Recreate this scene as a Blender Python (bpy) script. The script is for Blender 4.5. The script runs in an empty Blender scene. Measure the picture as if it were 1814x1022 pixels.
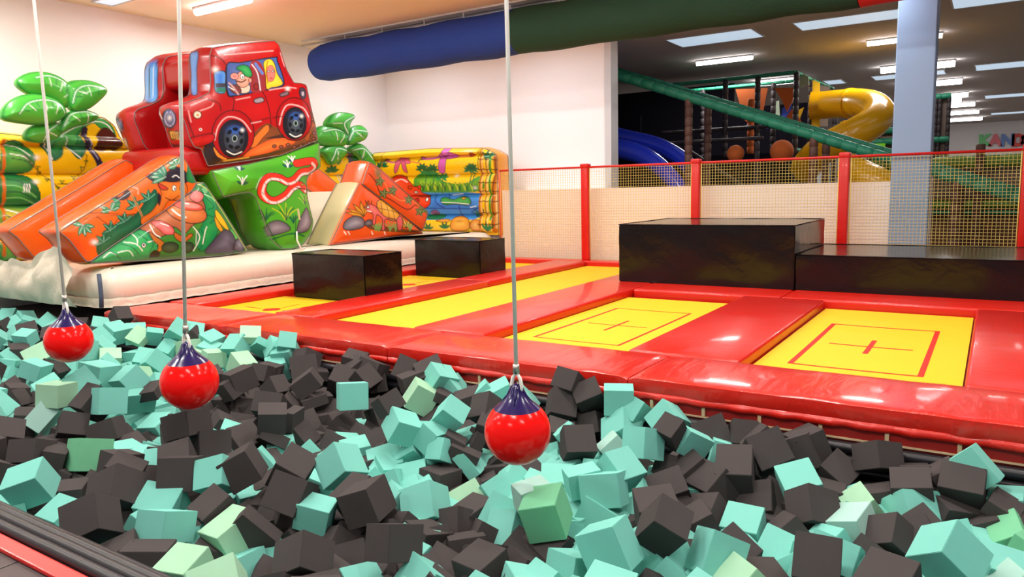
import bpy, bmesh, math, random
import numpy as np
from mathutils import Vector, Matrix
from mathutils.geometry import delaunay_2d_cdt

# ------------------------------------------------------------------ camera, world, light, exposure
S = bpy.context.scene
COL = S.collection
FPX, YAW, PIT, ROL = 1311.163, 0.577567, 0.133162, -0.0239277      # focal length in pixels of a 1814 x 1022 frame
CXP, CYP = 907.0, 511.0
CAM = np.array([0.0, 0.0, 1.55])
FW = np.array([-math.sin(YAW) * math.cos(PIT), math.cos(YAW) * math.cos(PIT), -math.sin(PIT)])
_rt = np.array([math.cos(YAW), math.sin(YAW), 0.0]); _up = np.cross(_rt, FW)
RT = math.cos(ROL) * _rt + math.sin(ROL) * _up
UP = -math.sin(ROL) * _rt + math.cos(ROL) * _up
cd = bpy.data.cameras.new('camera'); cam = bpy.data.objects.new('camera', cd); COL.objects.link(cam)
cam.matrix_world = Matrix(((RT[0], UP[0], -FW[0], CAM[0]), (RT[1], UP[1], -FW[1], CAM[1]), (RT[2], UP[2], -FW[2], CAM[2]), (0, 0, 0, 1)))
cd.sensor_width = 36.0; cd.lens = FPX / 1814 * 36.0; cd.clip_end = 200; cd.clip_start = 0.05
S.camera = cam
S.view_settings.view_transform = 'Standard'; S.view_settings.look = 'None'
S.view_settings.gamma = 1.0; S.view_settings.use_curve_mapping = False
S.view_settings.exposure = 0.3
W = bpy.data.worlds.new('world'); S.world = W; W.use_nodes = True
W.node_tree.nodes['Background'].inputs[0].default_value = (0.92, 0.95, 1.0, 1)
W.node_tree.nodes['Background'].inputs[1].default_value = 0.22
CEIL = 4.88
def area(x, y, z, lx, ly, power, color=(1, 0.96, 0.9)):
    l = bpy.data.lights.new('ceiling_lamp_light', 'AREA'); l.shape = 'RECTANGLE'; l.size = lx; l.size_y = ly
    l.energy = power; l.color = color
    o = bpy.data.objects.new('ceiling_lamp_light', l); COL.objects.link(o); o.location = (x, y, z)
    return o
# rows of fluorescent battens over the trampoline hall (the same rows continue behind the viewer)
for (x, y) in [(-11.6, 1.0), (-8.4, 1.0), (-5.2, 1.0), (-2.0, 1.0), (1.2, 1.0),
               (-11.6, 4.6), (-8.4, 4.6), (-5.2, 4.6), (-2.0, 4.6), (1.2, 4.6),
               (-11.45, 8.45), (-8.2, 8.45), (-5.0, 8.45), (-1.8, 8.45), (1.4, 8.45), (-8.4, -2.5), (-2.0, -2.5)]:
    area(x, y, CEIL - 0.13, 1.45, 0.10, 70)
for x in (-11.5, -8.4, -5.3, -2.2):
    area(x, 13.0, CEIL - 0.13, 1.45, 0.10, 42, (0.93, 0.94, 1.0))
for (x, y) in [(-6.3, 20.5), (-2.3, 20.5), (-2.0, 29), (1.0, 29), (-2, 38), (2, 38), (-1, 47), (3, 47)]:
    area(x, y, CEIL - 0.11, 1.5, 0.12, 75, (1, 0.97, 0.92))

def at(px, py, ax, val):
    d = FW + RT * (px - CXP) / FPX - UP * (py - CYP) / FPX
    return CAM + d * ((val - CAM[ax]) / d[ax])
def pix(P):
    v = np.asarray(P, float) - CAM; w = v @ FW
    return CXP + FPX * (v @ RT) / w, CYP - FPX * (v @ UP) / w

# ------------------------------------------------------------------ materials
def lin(c):
    return tuple((v / 12.92 if v <= 0.04045 else ((v + 0.055) / 1.055) ** 2.4) for v in c)
def rgb(r, g, b): return lin((r / 255, g / 255, b / 255))
def mat(name, color=(0.8, 0.8, 0.8), rough=0.5, spec=0.5, metal=0.0, coat=0.0, vcol=False, bump=None, emit=None, trans=0.0, var=0.0, varscale=3.0):
    m = bpy.data.materials.new(name); m.use_nodes = True; nt = m.node_tree; b = nt.nodes['Principled BSDF']
    b.inputs['Base Color'].default_value = (*color, 1); b.inputs['Roughness'].default_value = rough
    b.inputs['Specular IOR Level'].default_value = spec; b.inputs['Metallic'].default_value = metal
    b.inputs['Coat Weight'].default_value = coat; b.inputs['Coat Roughness'].default_value = 0.08
    b.inputs['Transmission Weight'].default_value = trans
    tc = nt.nodes.new('ShaderNodeTexCoord')
    src = None
    if vcol:
        a = nt.nodes.new('ShaderNodeVertexColor'); a.layer_name = 'art'; src = a.outputs['Color']
        nt.links.new(src, b.inputs['Base Color'])
    if var:
        n = nt.nodes.new('ShaderNodeTexNoise'); n.inputs['Scale'].default_value = varscale; n.inputs['Detail'].default_value = 4
        nt.links.new(tc.outputs['Object'], n.inputs['Vector'])
        mp = nt.nodes.new('ShaderNodeMapRange'); mp.inputs[3].default_value = 1 - var; mp.inputs[4].default_value = 1 + var
        nt.links.new(n.outputs['Fac'], mp.inputs[0])
        mx = nt.nodes.new('ShaderNodeVectorMath'); mx.operation = 'SCALE'
        if src: nt.links.new(src, mx.inputs[0])
        else: mx.inputs[0].default_value = color
        nt.links.new(mp.outputs[0], mx.inputs['Scale']); nt.links.new(mx.outputs[0], b.inputs['Base Color'])
    prev = None
    for (kind, scale, dist, strength, stretch) in (bump or []):
        mpn = nt.nodes.new('ShaderNodeMapping'); mpn.inputs['Scale'].default_value = stretch
        nt.links.new(tc.outputs['Object'], mpn.inputs[0])
        if kind == 'noise':
            n = nt.nodes.new('ShaderNodeTexNoise'); n.inputs['Detail'].default_value = 3; n.inputs['Distortion'].default_value = 0.6; o = n.outputs['Fac']
        elif kind == 'fine':
            n = nt.nodes.new('ShaderNodeTexNoise'); n.inputs['Detail'].default_value = 8; o = n.outputs['Fac']
        elif kind == 'crease':
            n = nt.nodes.new('ShaderNodeTexVoronoi'); n.feature = 'DISTANCE_TO_EDGE'; o = n.outputs['Distance']
        elif kind == 'wave':
            n = nt.nodes.new('ShaderNodeTexWave'); n.inputs['Distortion'].default_value = 3; o = n.outputs['Fac']
        n.inputs['Scale'].default_value = scale
        nt.links.new(mpn.outputs[0], n.inputs['Vector'])
        bp = nt.nodes.new('ShaderNodeBump'); bp.inputs['Distance'].default_value = dist; bp.inputs['Strength'].default_value = strength
        nt.links.new(o, bp.inputs['Height'])
        if prev: nt.links.new(prev.outputs[0], bp.inputs['Normal'])
        prev = bp
    if prev: nt.links.new(prev.outputs[0], b.inputs['Normal'])
    if emit:
        b.inputs['Emission Color'].default_value = (*emit[0], 1); b.inputs['Emission Strength'].default_value = emit[1]
    return m
M = {}
wr = [('noise', 2.2, 0.03, 0.35, (1, 1, 1)), ('noise', 7.0, 0.01, 0.35, (1, 2.2, 1))]
M['red'] = mat('red_vinyl', rgb(208, 28, 10), 0.34, 0.5, coat=0.35, bump=wr)
M['red_front'] = mat('red_vinyl_wrinkled', rgb(206, 27, 10), 0.32, 0.5, coat=0.45, bump=[('noise', 2.6, 0.03, 0.4, (3.0, .6, 1)), ('noise', 10.0, 0.012, 0.55, (1.6, .6, .8))])
M['red_dark'] = mat('dark_red_backing', rgb(150, 18, 14), 0.6)
M['red_paint'] = mat('red_padding', rgb(220, 24, 14), 0.4, coat=.2, bump=[('noise', 5, .01, .3, (1, 1, 1))])
M['yellow'] = mat('yellow_mesh_bed', rgb(226, 188, 24), 0.62, 0.3, var=.03, bump=[('fine', 160, .002, .3, (1, 1, 1))])
M['mark'] = mat('red_marking', rgb(225, 40, 20), 0.6, 0.3)
M['black'] = mat('black_vinyl', rgb(15, 11, 12), 0.17, 0.38, coat=0.0, bump=[('noise', 2.4, .03, .22, (1, 1, 1)), ('noise', 9, .006, .25, (1, 1.5, 1)), ('crease', 1.6, .006, .2, (1, 1.4, 1))])
M['pipe'] = mat('black_foam_pipe', rgb(34, 32, 38), 0.38)
fb = [('fine', 90, .002, .35, (1, 1, 1))]
M['T'] = mat('teal_foam', rgb(122, 196, 184), 0.95, 0.1, bump=fb, var=.05, varscale=1.5)
M['D'] = mat('charcoal_foam', rgb(73, 68, 68), 0.95, 0.1, bump=fb, var=.06, varscale=1.5)
M['M'] = mat('mint_foam', rgb(158, 202, 172), 0.95, 0.1, bump=fb, var=.08, varscale=1.2)
M['G'] = mat('green_tinted_foam', rgb(116, 188, 148), 0.95, 0.1, bump=fb, var=.1, varscale=1.2)
M['P'] = mat('pale_foam', rgb(166, 208, 198), 0.95, 0.1, bump=fb, var=.05, varscale=1.2)
M['white_wall'] = mat('white_wall_paint', rgb(246, 243, 242), 0.9, 0.2, bump=[('fine', 30, .002, .15, (1, 1, 1))])
M['low_wall'] = mat('cream_wall_paint', rgb(250, 240, 230), 0.9, 0.2)
M['ceil'] = mat('ceiling_plaster', rgb(246, 232, 214), 0.95, 0.1)
M['ceil2'] = mat('ceiling_plaster_grey', rgb(196, 190, 186), 0.95, 0.1)
M['floor'] = mat('charcoal_floor_mat', rgb(92, 80, 80), 0.75, 0.3, bump=[('fine', 40, .002, .3, (1, 1, 1))])
M['hallfloor'] = mat('hall_floor', rgb(120, 105, 95), 0.5)
M['column'] = mat('blue_grey_column', rgb(150, 178, 212), 0.6)
M['net'] = mat('yellow_net_cord', rgb(236, 212, 118), 0.7)
M['rope'] = mat('white_rope', rgb(250, 244, 236), 0.9, bump=[('wave', 60, .001, .2, (1, 1, 3))])
M['steel'] = mat('steel_ferrule', rgb(190, 186, 178), 0.3, metal=.9)
M['ball'] = mat('red_buoy', rgb(252, 20, 18), 0.17, 0.22)
M['navy'] = mat('navy_buoy_cap', rgb(34, 22, 84), 0.2, 0.4, coat=.15)
M['cream'] = mat('cream_pvc', rgb(236, 226, 208), 0.35, 0.5, coat=.2, bump=[('noise', 3.0, .03, .5, (1, 1.6, .35)), ('noise', 9, .01, .4, (1, 2.0, .4))])
M['creamcloth'] = mat('cream_torn_sheet', rgb(226, 216, 196), 0.6, bump=[('noise', 6, .03, .6, (1, 1, 1))])
M['beige'] = mat('beige_pvc', rgb(214, 200, 158), 0.4, coat=.2)
M['orange'] = mat('orange_pvc', rgb(245, 98, 22), 0.3, coat=.4, bump=[('noise', 3, .02, .3, (1, 1, 1))])
M['green'] = mat('green_pvc', rgb(74, 172, 40), 0.3, coat=.4, bump=[('noise', 3, .02, .3, (1, 1, 1))])
M['redpvc'] = mat('red_pvc', rgb(176, 14, 18), 0.3, coat=.2, bump=[('noise', 3, .02, .3, (1, 1, 1))])
M['art'] = mat('airbrushed_pvc', (1, 1, 1), 0.3, 0.4, coat=.2, vcol=True, bump=[('noise', 3.5, .02, .3, (1, 1, 1)), ('noise', 12, .006, .25, (1, 1, 1))])
M['duct'] = mat('blue_fabric_duct', rgb(26, 62, 150), 0.85, bump=[('noise', 2.5, .03, .5, (1, 3, 1))])
M['ductg'] = mat('green_fabric_duct', rgb(22, 66, 48), 0.85, bump=[('noise', 2.5, .03, .5, (1, 3, 1))])
M['ductr'] = mat('red_fabric_duct', rgb(200, 30, 24), 0.85)
M['grey'] = mat('light_grey_metal', rgb(205, 205, 205), 0.5)
M['tube'] = mat('lit_fluorescent_diffuser', (1, 1, 1), 0.5, emit=((1, 0.95, 0.96), 14.0))
M['sky'] = mat('skylight_daylight', (.6, .75, .9), 0.5, emit=((0.56, 0.72, 0.88), 0.62))
M['gpad'] = mat('green_foam_rail', rgb(30, 128, 96), 0.5, bump=[('wave', 2.5, .01, .4, (1, 1, 1))])
M['gpad2'] = mat('lime_foam_rail', rgb(96, 132, 44), 0.6, bump=[('noise', 3, .03, .5, (1, 1, 1))])
M['bpad'] = mat('brown_foam_post', rgb(92, 60, 48), 0.6)
M['dpad'] = mat('dark_foam_post', rgb(46, 36, 40), 0.6)
M['netshade'] = mat('dark_netting_and_shade', rgb(26, 24, 32), 0.95, 0.1)  # near-black; netting and decks, also sheets standing in for the tower's dark interior
M['yslide'] = mat('yellow_plastic_slide', rgb(240, 176, 10), 0.25, coat=.4)
M['bslide'] = mat('blue_plastic_slide', rgb(30, 52, 190), 0.2, coat=.5)
M['fabo'] = mat('orange_fabric', rgb(190, 92, 34), 0.85)
M['fabb'] = mat('blue_fabric', rgb(40, 60, 150), 0.85)
M['faby'] = mat('yellow_fabric', rgb(240, 196, 30), 0.8)
M['fabw'] = mat('pale_leaf_fabric', rgb(160, 172, 150), 0.85)
M['lime'] = mat('lime_panel', rgb(130, 220, 40), 0.7)
M['seam'] = mat('grey_seam_piping', rgb(120, 112, 112), .5)
M['strap'] = mat('dark_blue_grey_strap', rgb(70, 82, 104), .5)
M['tan'] = mat('tan_wood', rgb(212, 188, 150), 0.6)
M['brownpanel'] = mat('brown_panel', rgb(110, 72, 44), 0.7)
M['greynet'] = mat('grey_net_panel', rgb(120, 104, 92), 0.8)

# ------------------------------------------------------------------ mesh helpers
def wloc(o):
    v = np.zeros(3)
    while o is not None:
        v += np.array(o.location); o = o.parent
    return v
def tag(o, label=None, cat=None, group=None, kind=None):
    if label: o['label'] = label
    if cat: o['category'] = cat
    if group: o['group'] = group
    if kind: o['kind'] = kind
    return o
def thing(name, label, cat, loc, group=None):
    o = bpy.data.objects.new(name, None); COL.objects.link(o); o.location = loc; o.empty_display_size = .1
    return tag(o, label, cat, group)
def mk(name, V, Fs, m, parent=None, smooth=True, colors=None, mats=None, fmat=None):
    V = np.asarray(V, float).reshape(-1, 3)
    if parent is None:
        org = np.array([(V[:, 0].min() + V[:, 0].max()) / 2, (V[:, 1].min() + V[:, 1].max()) / 2, V[:, 2].min()])
    else: org = wloc(parent)
    me = bpy.data.meshes.new(name)
    me.from_pydata((V - org).tolist(), [], [tuple(int(i) for i in f) for f in Fs])
    for mm in (mats or [m]): me.materials.append(mm)
    if fmat is not None:
        me.polygons.foreach_set('material_index', np.asarray(fmat, np.int32))
    me.polygons.foreach_set('use_smooth', [smooth] * len(me.polygons))
    if colors is not None:
        a = me.color_attributes.new('art', 'FLOAT_COLOR', 'POINT')
        c = np.ones((len(V), 4), np.float32); c[:, :3] = colors; a.data.foreach_set('color', c.ravel())
    me.update()
    o = bpy.data.objects.new(name, me); COL.objects.link(o)
    if parent is not None: o.parent = parent
    else: o.location = org
    return o
class MB:
    """collects shapes into one mesh"""
    def __init__(s): s.V = []; s.F = []; s.m = []; s.n = 0
    def add(s, V, F, mi=0):
        V = np.asarray(V, float).reshape(-1, 3)
        s.V.append(V); s.F += [tuple(int(i) + s.n for i in f) for f in F]; s.m += [mi] * len(F); s.n += len(V)
    def box(s, x0, x1, y0, y1, z0, z1, mi=0):
        V = [(x, y, z) for z in (z0, z1) for y in (y0, y1) for x in (x0, x1)]
        s.add(V, [(0, 2, 3, 1), (4, 5, 7, 6), (0, 1, 5, 4), (2, 6, 7, 3), (0, 4, 6, 2), (1, 3, 7, 5)], mi)
    def rbox(s, x0, x1, y0, y1, z0, z1, r=.02, seg=3, mi=0):
        bm = bmesh.new(); bmesh.ops.create_cube(bm, size=1)
        for v in bm.verts:
            v.co = Vector(((x0 + x1) / 2 + v.co.x * (x1 - x0), (y0 + y1) / 2 + v.co.y * (y1 - y0), (z0 + z1) / 2 + v.co.z * (z1 - z0)))
        bmesh.ops.bevel(bm, geom=bm.edges[:], offset=r, segments=seg, affect='EDGES', profile=.5)
        bm.verts.index_update()
        s.add([tuple(v.co) for v in bm.verts], [[v.index for v in f.verts] for f in bm.faces], mi); bm.free()
    def tube(s, pts, r, n=10, mi=0, caps=True, flat=None):
        P = [np.array(p, float) for p in pts]; R = r if hasattr(r, '__len__') else [r] * len(P)
        V = []; ref = None
        for i, p in enumerate(P):
            t = (P[min(i + 1, len(P) - 1)] - P[max(i - 1, 0)]); t /= np.linalg.norm(t) + 1e-12
            if ref is None:
                ref = np.array([0, 0, 1.]) if abs(t[2]) < .9 else np.array([1., 0, 0])
            u = np.cross(t, ref); u /= np.linalg.norm(u) + 1e-12; w = np.cross(u, t); ref = w
            for k in range(n):
                a = 2 * math.pi * k / n; V.append(p + R[i] * (math.cos(a) * u + math.sin(a) * w))
        F = [(i * n + k, i * n + (k + 1) % n, (i + 1) * n + (k + 1) % n, (i + 1) * n + k) for i in range(len(P) - 1) for k in range(n)]
        if caps: F += [tuple(range(n))[::-1], tuple((len(P) - 1) * n + k for k in range(n))]
        s.add(V, F, mi)
    def lathe(s, prof, cx, cy, n=32, mi=0):
        V = [(cx + r * math.cos(2 * math.pi * k / n), cy + r * math.sin(2 * math.pi * k / n), z) for (r, z) in prof for k in range(n)]
        F = [(i * n + k, i * n + (k + 1) % n, (i + 1) * n + (k + 1) % n, (i + 1) * n + k) for i in range(len(prof) - 1) for k in range(n)]
        s.add(V, F, mi)
    def build(s, name, m, parent=None, smooth=False, mats=None):
        return mk(name, np.vstack(s.V), s.F, m, parent, smooth, mats=mats, fmat=s.m if mats else None)
def struct(name, mb, m, smooth=False, mats=None):
    o = mb.build(name, m, None, smooth, mats); o['kind'] = 'structure'; return o
def autosmooth(o, ang=40):
    me = o.data
    bm = bmesh.new(); bm.from_mesh(me)
    for e in bm.edges:
        if len(e.link_faces) == 2 and e.calc_face_angle(0) > math.radians(ang): e.smooth = False
    bm.to_mesh(me); bm.free(); me.polygons.foreach_set('use_smooth', [True] * len(me.polygons))
    return o

# ------------------------------------------------------------------ the setting
XL, YB, XR = -13.4, 14.8, 6.0
b = MB(); b.box(XL - .2, XL, -8, YB + .2, -1.2, CEIL); struct('wall_left', b, M['white_wall'])
b = MB(); b.box(XL, -7.13, YB, YB + .25, 0, CEIL); struct('wall_back', b, M['white_wall'])
b = MB(); b.box(-9.2, -1.1, 13.66, 13.84, 0, 1.53); struct('wall_parapet', b, M['low_wall'])
b = MB(); b.box(-9.2, -7.13, 13.84, YB, 1.49, 1.53); struct('trim_ledge', b, M['low_wall'])
b = MB(); b.box(-7.13, -6.98, YB - .05, YB + .3, 1.5, CEIL); struct('trim_wall_end', b, M['grey'])
b = MB()
b.box(XL - .2, XR, -8, YB + .25, CEIL, CEIL + .1); struct('ceiling', b, M['ceil'])
b = MB(); b.box(-16, 14, YB + .25, 54, CEIL, CEIL + .1); struct('ceiling', b, M['ceil2'])
b = MB(); b.box(-9.2, 14, 54, 54.2, 0, CEIL); struct('wall_far', b, M['white_wall'])
b = MB(); b.box(-12, -11.8, YB + .3, 54, 0, CEIL); struct('wall_far_left', b, M['white_wall'])
b = MB(); b.box(-16, 14, 13.84, 54, -.12, 0); struct('floor', b, M['hallfloor'])
b = MB(); b.box(XL, XR, 5.16, 13.84, -.95, -.16); struct('floor', b, M['floor'])
b = MB(); b.box(XL, XR, -6, 1.5, -.8, -.055); struct('floor', b, M['floor'])
b = MB(); b.box(XL, XR, 1.5, 5.16, -1.3, -1.2); struct('floor', b, M['floor'])
# seams between the charcoal floor mats
b = MB()
for x in (-4.6, -3.6, -2.6, -1.6): b.box(x, x + .006, -1, 1.46, -.055, -.052)
for y in (.45, 1.2): b.box(-8, 1, y, y + .005, -.055, -.052)
struct('trim_mat_seams', b, M['pipe'])
# column of the hall
b = MB(); b.rbox(at(1577, 330, 1, 13.46)[0], at(1649, 270, 1, 13.46)[0], 13.46, 13.95, 0, CEIL, .015, 2); struct('trim_column', b, M['column'])
b = MB(); b.box(at(1646, 350, 1, 13.97)[0] - .5, at(1651, 350, 1, 13.97)[0], 13.97, 14.05, 0, 1.6); struct('trim_parapet_end', b, M['white_wall'])
# skylights let into the ceiling
def skylight(n, x0, x1, y0, y1):
    b = MB(); b.box(x0, x1, y0, y1, CEIL - .012, CEIL - .004); 
    o = struct('window_%d' % n, b, M['sky'])
    f = MB()
    for (a, c, d, e) in ((x0 - .03, x1 + .03, y0 - .03, y0), (x0 - .03, x1 + .03, y1, y1 + .03), (x0 - .03, x0, y0, y1), (x1, x1 + .03, y0, y1)):
        f.box(a, c, d, e, CEIL - .02, CEIL - .003)
    f.build('window_frame', M['grey'], o)
n = 1
for (nl, fl, nr) in (((1180, 70), (1205, 83), (1330, 50)), ((1405, 40), (1430, 52), (1600, 14)), ((1728, 115), (1737, 124), (1850, 106)), ((1745, 169), (1749, 174), (1850, 163)),
                     ((1756, 200), (1758, 203), (1850, 197)), ((1458, 143), (1470, 149), (1490, 141)), ((1544, 135), (1557, 141), (1672, 124)), ((1682, -20), (1694, 14), (1900, -48)), ((165, 2), (200, 8), (275, -14))):
    p, r, q = at(*nl, 2, CEIL), at(*fl, 2, CEIL), at(*nr, 2, CEIL); skylight(n, p[0], q[0], p[1], max(r[1], p[1] + .3)); n += 1

# ------------------------------------------------------------------ ceiling lights
def ceiling_light(x0, x1, y, label, group, w=.13):
    t = thing('ceiling_light', label, 'ceiling light', ((x0 + x1) / 2, y, CEIL), group)
    b = MB(); b.rbox(x0, x1, y - w / 2, y + w / 2, CEIL - .04, CEIL - .001, .01, 2); b.build('housing', M['grey'], t)
    b = MB(); b.tube([(x0 + .02, y, CEIL - .07), (x1 - .02, y, CEIL - .07)], w * .42, 14); b.build('diffuser', M['tube'], t, True)
    return t
L = [((338, 18), (452, -2), 'lit fluorescent light on the ceiling above the red inflatable car'),
     ((1230, 110), (1337, 101), 'lit fluorescent light right of the green duct, nearest the white wall end'),
     ((1535, 76), (1671, 60), 'lit fluorescent light whose middle is hidden by the blue-grey column'),
     ((1560, 122), (1693, 108), 'short lit fluorescent light right of the column, second row from the viewer'),
     ((1340, 145), (1407, 139), 'lit fluorescent light seen through the play tower roof'),
     ((1600, 148), (1706, 142), 'lit fluorescent light right of the column, third row from the viewer'),
     ((1678, 168), (1716, 164), 'lit fluorescent light right of the column, fourth row from the viewer'),
     ((1640, 179), (1704, 175), 'dim lit fluorescent light behind the green-topped frame, fifth row'),
     ((1660, 187), (1728, 181), 'lit fluorescent light right of the column, sixth row from the viewer'),
     ((1670, 200), (1735, 195), 'lit fluorescent light right of the column, seventh row from the viewer'),
     ((1683, 212), (1741, 207), 'lit fluorescent light right of the column, eighth row from the viewer'),
     ((1692, 221), (1746, 216), 'lit fluorescent light right of the column, farthest row near the white wall')]
for (p, q, lab) in L:
    a, c = at(*p, 2, CEIL - .05), at(*q, 2, CEIL - .05); y = (a[1] + c[1]) / 2
    if y < 53: ceiling_light(a[0], c[0], y, lab, 'fluorescent ceiling lights', .15 if y < 22 else .3)
for i, (x, y) in enumerate([(-8.2, 8.45), (-5.0, 8.45), (-1.8, 8.45), (-11.6, 4.6), (-8.4, 4.6), (-5.2, 4.6), (-2.0, 4.6), (1.2, 4.6), (-5.2, 1.0), (-2.0, 1.0)]):
    ceiling_light(x - .75, x + .75, y, 'lit fluorescent light high above the frame, seen only mirrored in the glossy balls', 'fluorescent lights above the frame')
# ceiling rail and fabric duct
yd = 11.8
t = thing('ceiling_rail', 'thin grey rail on the ceiling carrying the blue and green fabric duct', 'rail', (-7, 11.9, CEIL))
b = MB(); b.box(-13.3, 3, 11.95, 11.99, CEIL - .04, CEIL - .002); b.build('rail', M['grey'], t)
b = MB(); b.box(-12.9, 3, 11.6, 11.63, CEIL - .035, CEIL - .002); b.build('rail', M['grey'], t)
t = thing('fabric_duct', 'long sagging fabric duct, blue then green, hanging below the ceiling', 'duct', (-7, yd, 3.9))
def duct_seg(x0, x1, m, cap=False):
    pts = []; rs = []
    nn = max(4, int((x1 - x0) / .25)); 
    for i in range(nn + 1):
        x = x0 + (x1 - x0) * i / nn
        r = .40; s = x + 12.6
        if cap and s < .45: r = .33 + .07 * math.sqrt(max(0, 1 - (1 - s / .45) ** 2))
        zc = 4.38 + .012 * math.sin(x * 4.1)
        pts.append((x, yd, zc)); rs.append(r * (1 + .012 * math.sin(x * 5.3)))
    return pts, rs
p, r = duct_seg(-12.6, -7.42, M['duct'], True); b = MB(); b.tube(p, r, 28); autosmooth(b.build('duct_section', M['duct'], t), 60)['label'] = 'blue fabric duct section'
p, r = duct_seg(-7.42, -1.75, M['ductg']); b = MB(); b.tube(p, r, 28); autosmooth(b.build('duct_section', M['ductg'], t), 60)['label'] = 'dark green fabric duct section'
p, r = duct_seg(-1.75, 2.4, M['ductr']); b = MB(); b.tube(p, r, 28); autosmooth(b.build('duct_section', M['ductr'], t), 60)['label'] = 'red fabric duct section'
for x in (-11.65, -10.6, -9.5, -8.55, -7.5, -6.5, -5.5, -4.5, -3.5):
    b = MB(); b.box(x - .012, x + .012, yd - .13, yd - .12, 4.66, CEIL - .03); b.build('strap', M['grey'], t)

# ------------------------------------------------------------------ trampolines
def bed(label, x0, x1, y0, y1, marks, group='yellow trampoline beds'):
    t = thing('trampoline', label, 'trampoline', ((x0 + x1) / 2, (y0 + y1) / 2, -.16), group)
    b = MB()
    nx, ny = 10, 18
    V = [(x0 + (x1 - x0) * i / nx, y0 + (y1 - y0) * j / ny, -.012 * math.sin(math.pi * i / nx) * math.sin(math.pi * j / ny)) for j in range(ny + 1) for i in range(nx + 1)]
    b.add(V, [(j * (nx + 1) + i, j * (nx + 1) + i + 1, (j + 1) * (nx + 1) + i + 1, (j + 1) * (nx + 1) + i) for j in range(ny) for i in range(nx)])
    for (a, c, d, e) in marks:
        # markings lie on the sagging bed
        N = 8; vs = []
        for j in range(N + 1):
            for i in range(N + 1):
                x = a + (c - a) * i / N; y = d + (e - d) * j / N
                vs.append((x, y, .0025 - .012 * math.sin(math.pi * (x - x0) / (x1 - x0)) * math.sin(math.pi * (y - y0) / (y1 - y0))))
        b.add(vs, [(j * (N + 1) + i, j * (N + 1) + i + 1, (j + 1) * (N + 1) + i + 1, (j + 1) * (N + 1) + i) for j in range(N) for i in range(N)], 1)
    b.build('bed', None, t, True, mats=[M['yellow'], M['mark']])
    f = MB()
    for (a, c, d, e) in ((x0 - .05, x0, y0, y1), (x1, x1 + .05, y0, y1), (x0 - .05, x1 + .05, y0 - .05, y0), (x0 - .05, x1 + .05, y1, y1 + .05)):
        f.box(a, c, d, e, -.158, -.02)
    f.build('frame', M['red_dark'], t)
    return t
def boxmarks(cx, hw, y0, y1, cy, w=.016, wx=.03):
    return [(cx - hw, cx + hw, y0, y0 + w), (cx - hw, cx + hw, y1 - w, y1), (cx - hw, cx - hw + wx, y0, y1), (cx + hw - wx, cx + hw, y0, y1),
            (cx - .36, cx + .36, cy - w / 2, cy + w / 2), (cx - wx / 2, cx + wx / 2, cy - .33, cy + .33)]
bed('yellow trampoline with a bold red rectangle and cross, nearest the right frame edge', -1.68, -.13, 5.98, 9.66, boxmarks(-.92, .52, 6.55, 8.67, 7.6, .03, .045))
bed('yellow trampoline with thin red rectangle and cross, in front of the tall black block', -4.27, -2.72, 5.98, 9.56, boxmarks(-3.53, .5, 6.56, 8.66, 7.58, .02, .03))
bed('long plain yellow trampoline lane without markings, running to the back', -6.76, -5.24, 6.0, 13.13, [])
disc = []
def smallmarks(cy):
    m = [(-8.27 - .55, -8.27 - .22, cy - .012, cy + .012), (-8.27 + .22, -8.27 + .55, cy - .012, cy + .012), (-8.28, -8.26, cy + .2, cy + .5), (-8.28, -8.26, cy - .5, cy - .2)]
    for k in range(7):
        h = .13 * math.cos(math.pi * (k - 3) / 7.6)
        m.append((-8.27 - .13 + k * .0371, -8.27 - .13 + (k + 1) * .0371, cy - h, cy + h))
    return m
bed('small yellow trampoline with a red dot, in front of the nearer small black block', -9.11, -7.5, 6.0, 7.56, smallmarks(6.62))
bed('yellow trampoline with a red dot, between the two small black blocks', -9.11, -7.5, 8.42, 10.48, smallmarks(9.49))
bed('yellow trampoline end seen behind the farther small black block', -9.11, -7.5, 11.36, 13.13, [(-8.1, -7.9, 12.2, 12.23)])

def pad(label, x0, x1, y0, y1, z0=-.16, z1=.1, m='red', r=.03, name='safety_pad', front=False):
    b = MB(); nx = max(2, int((x1 - x0) / .12)); ny = max(2, int((y1 - y0) / .12))
    bm = bmesh.new()
    b.rbox(x0, x1, y0, y1, z0, z1, r, 4)
    o = b.build(name, M[m], None, True); autosmooth(o, 50)
    tag(o, label, 'safety pad', 'red vinyl safety pads')
    return o
rng = random.Random(4)
pad('long red pad strip under the edge of the white inflatable base', -9.72, -9.13, 6.02, 13.1)
pad('red pad strip from the middle red ball towards the nearer small black block', -7.48, -6.78, 6.02, 9.72)
pad('red pad strip beside the farther small black block, running to the first red post', -7.48, -6.78, 9.73, 13.1)
pad('wide red pad between the plain yellow lane and the thin-marked trampoline', -5.22, -4.29, 6.02, 13.1)
pad('wide glossy red pad between the two trampolines with red rectangles', -2.70, -1.70, 6.02, 9.70)
pad('red pad at the right frame edge beside the bold-marked trampoline', -.11, 1.6, 6.02, 9.70)
pad('red cross pad in front of the tall black block', -4.27, -2.24, 9.72, 13.1)
pad('red cross pad in front of the low black block', -2.23, 1.6, 9.72, 13.1)
pad('thin red pad along the foot of the net fence', -9.13, 1.6, 13.13, 13.5)
pad('red cross pad under the nearer small black block', -9.11, -7.5, 7.60, 8.38, z1=-.012, r=.02)
pad('red cross pad under the farther small black block', -9.11, -7.5, 10.52, 11.32, z1=-.012, r=.02)
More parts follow.
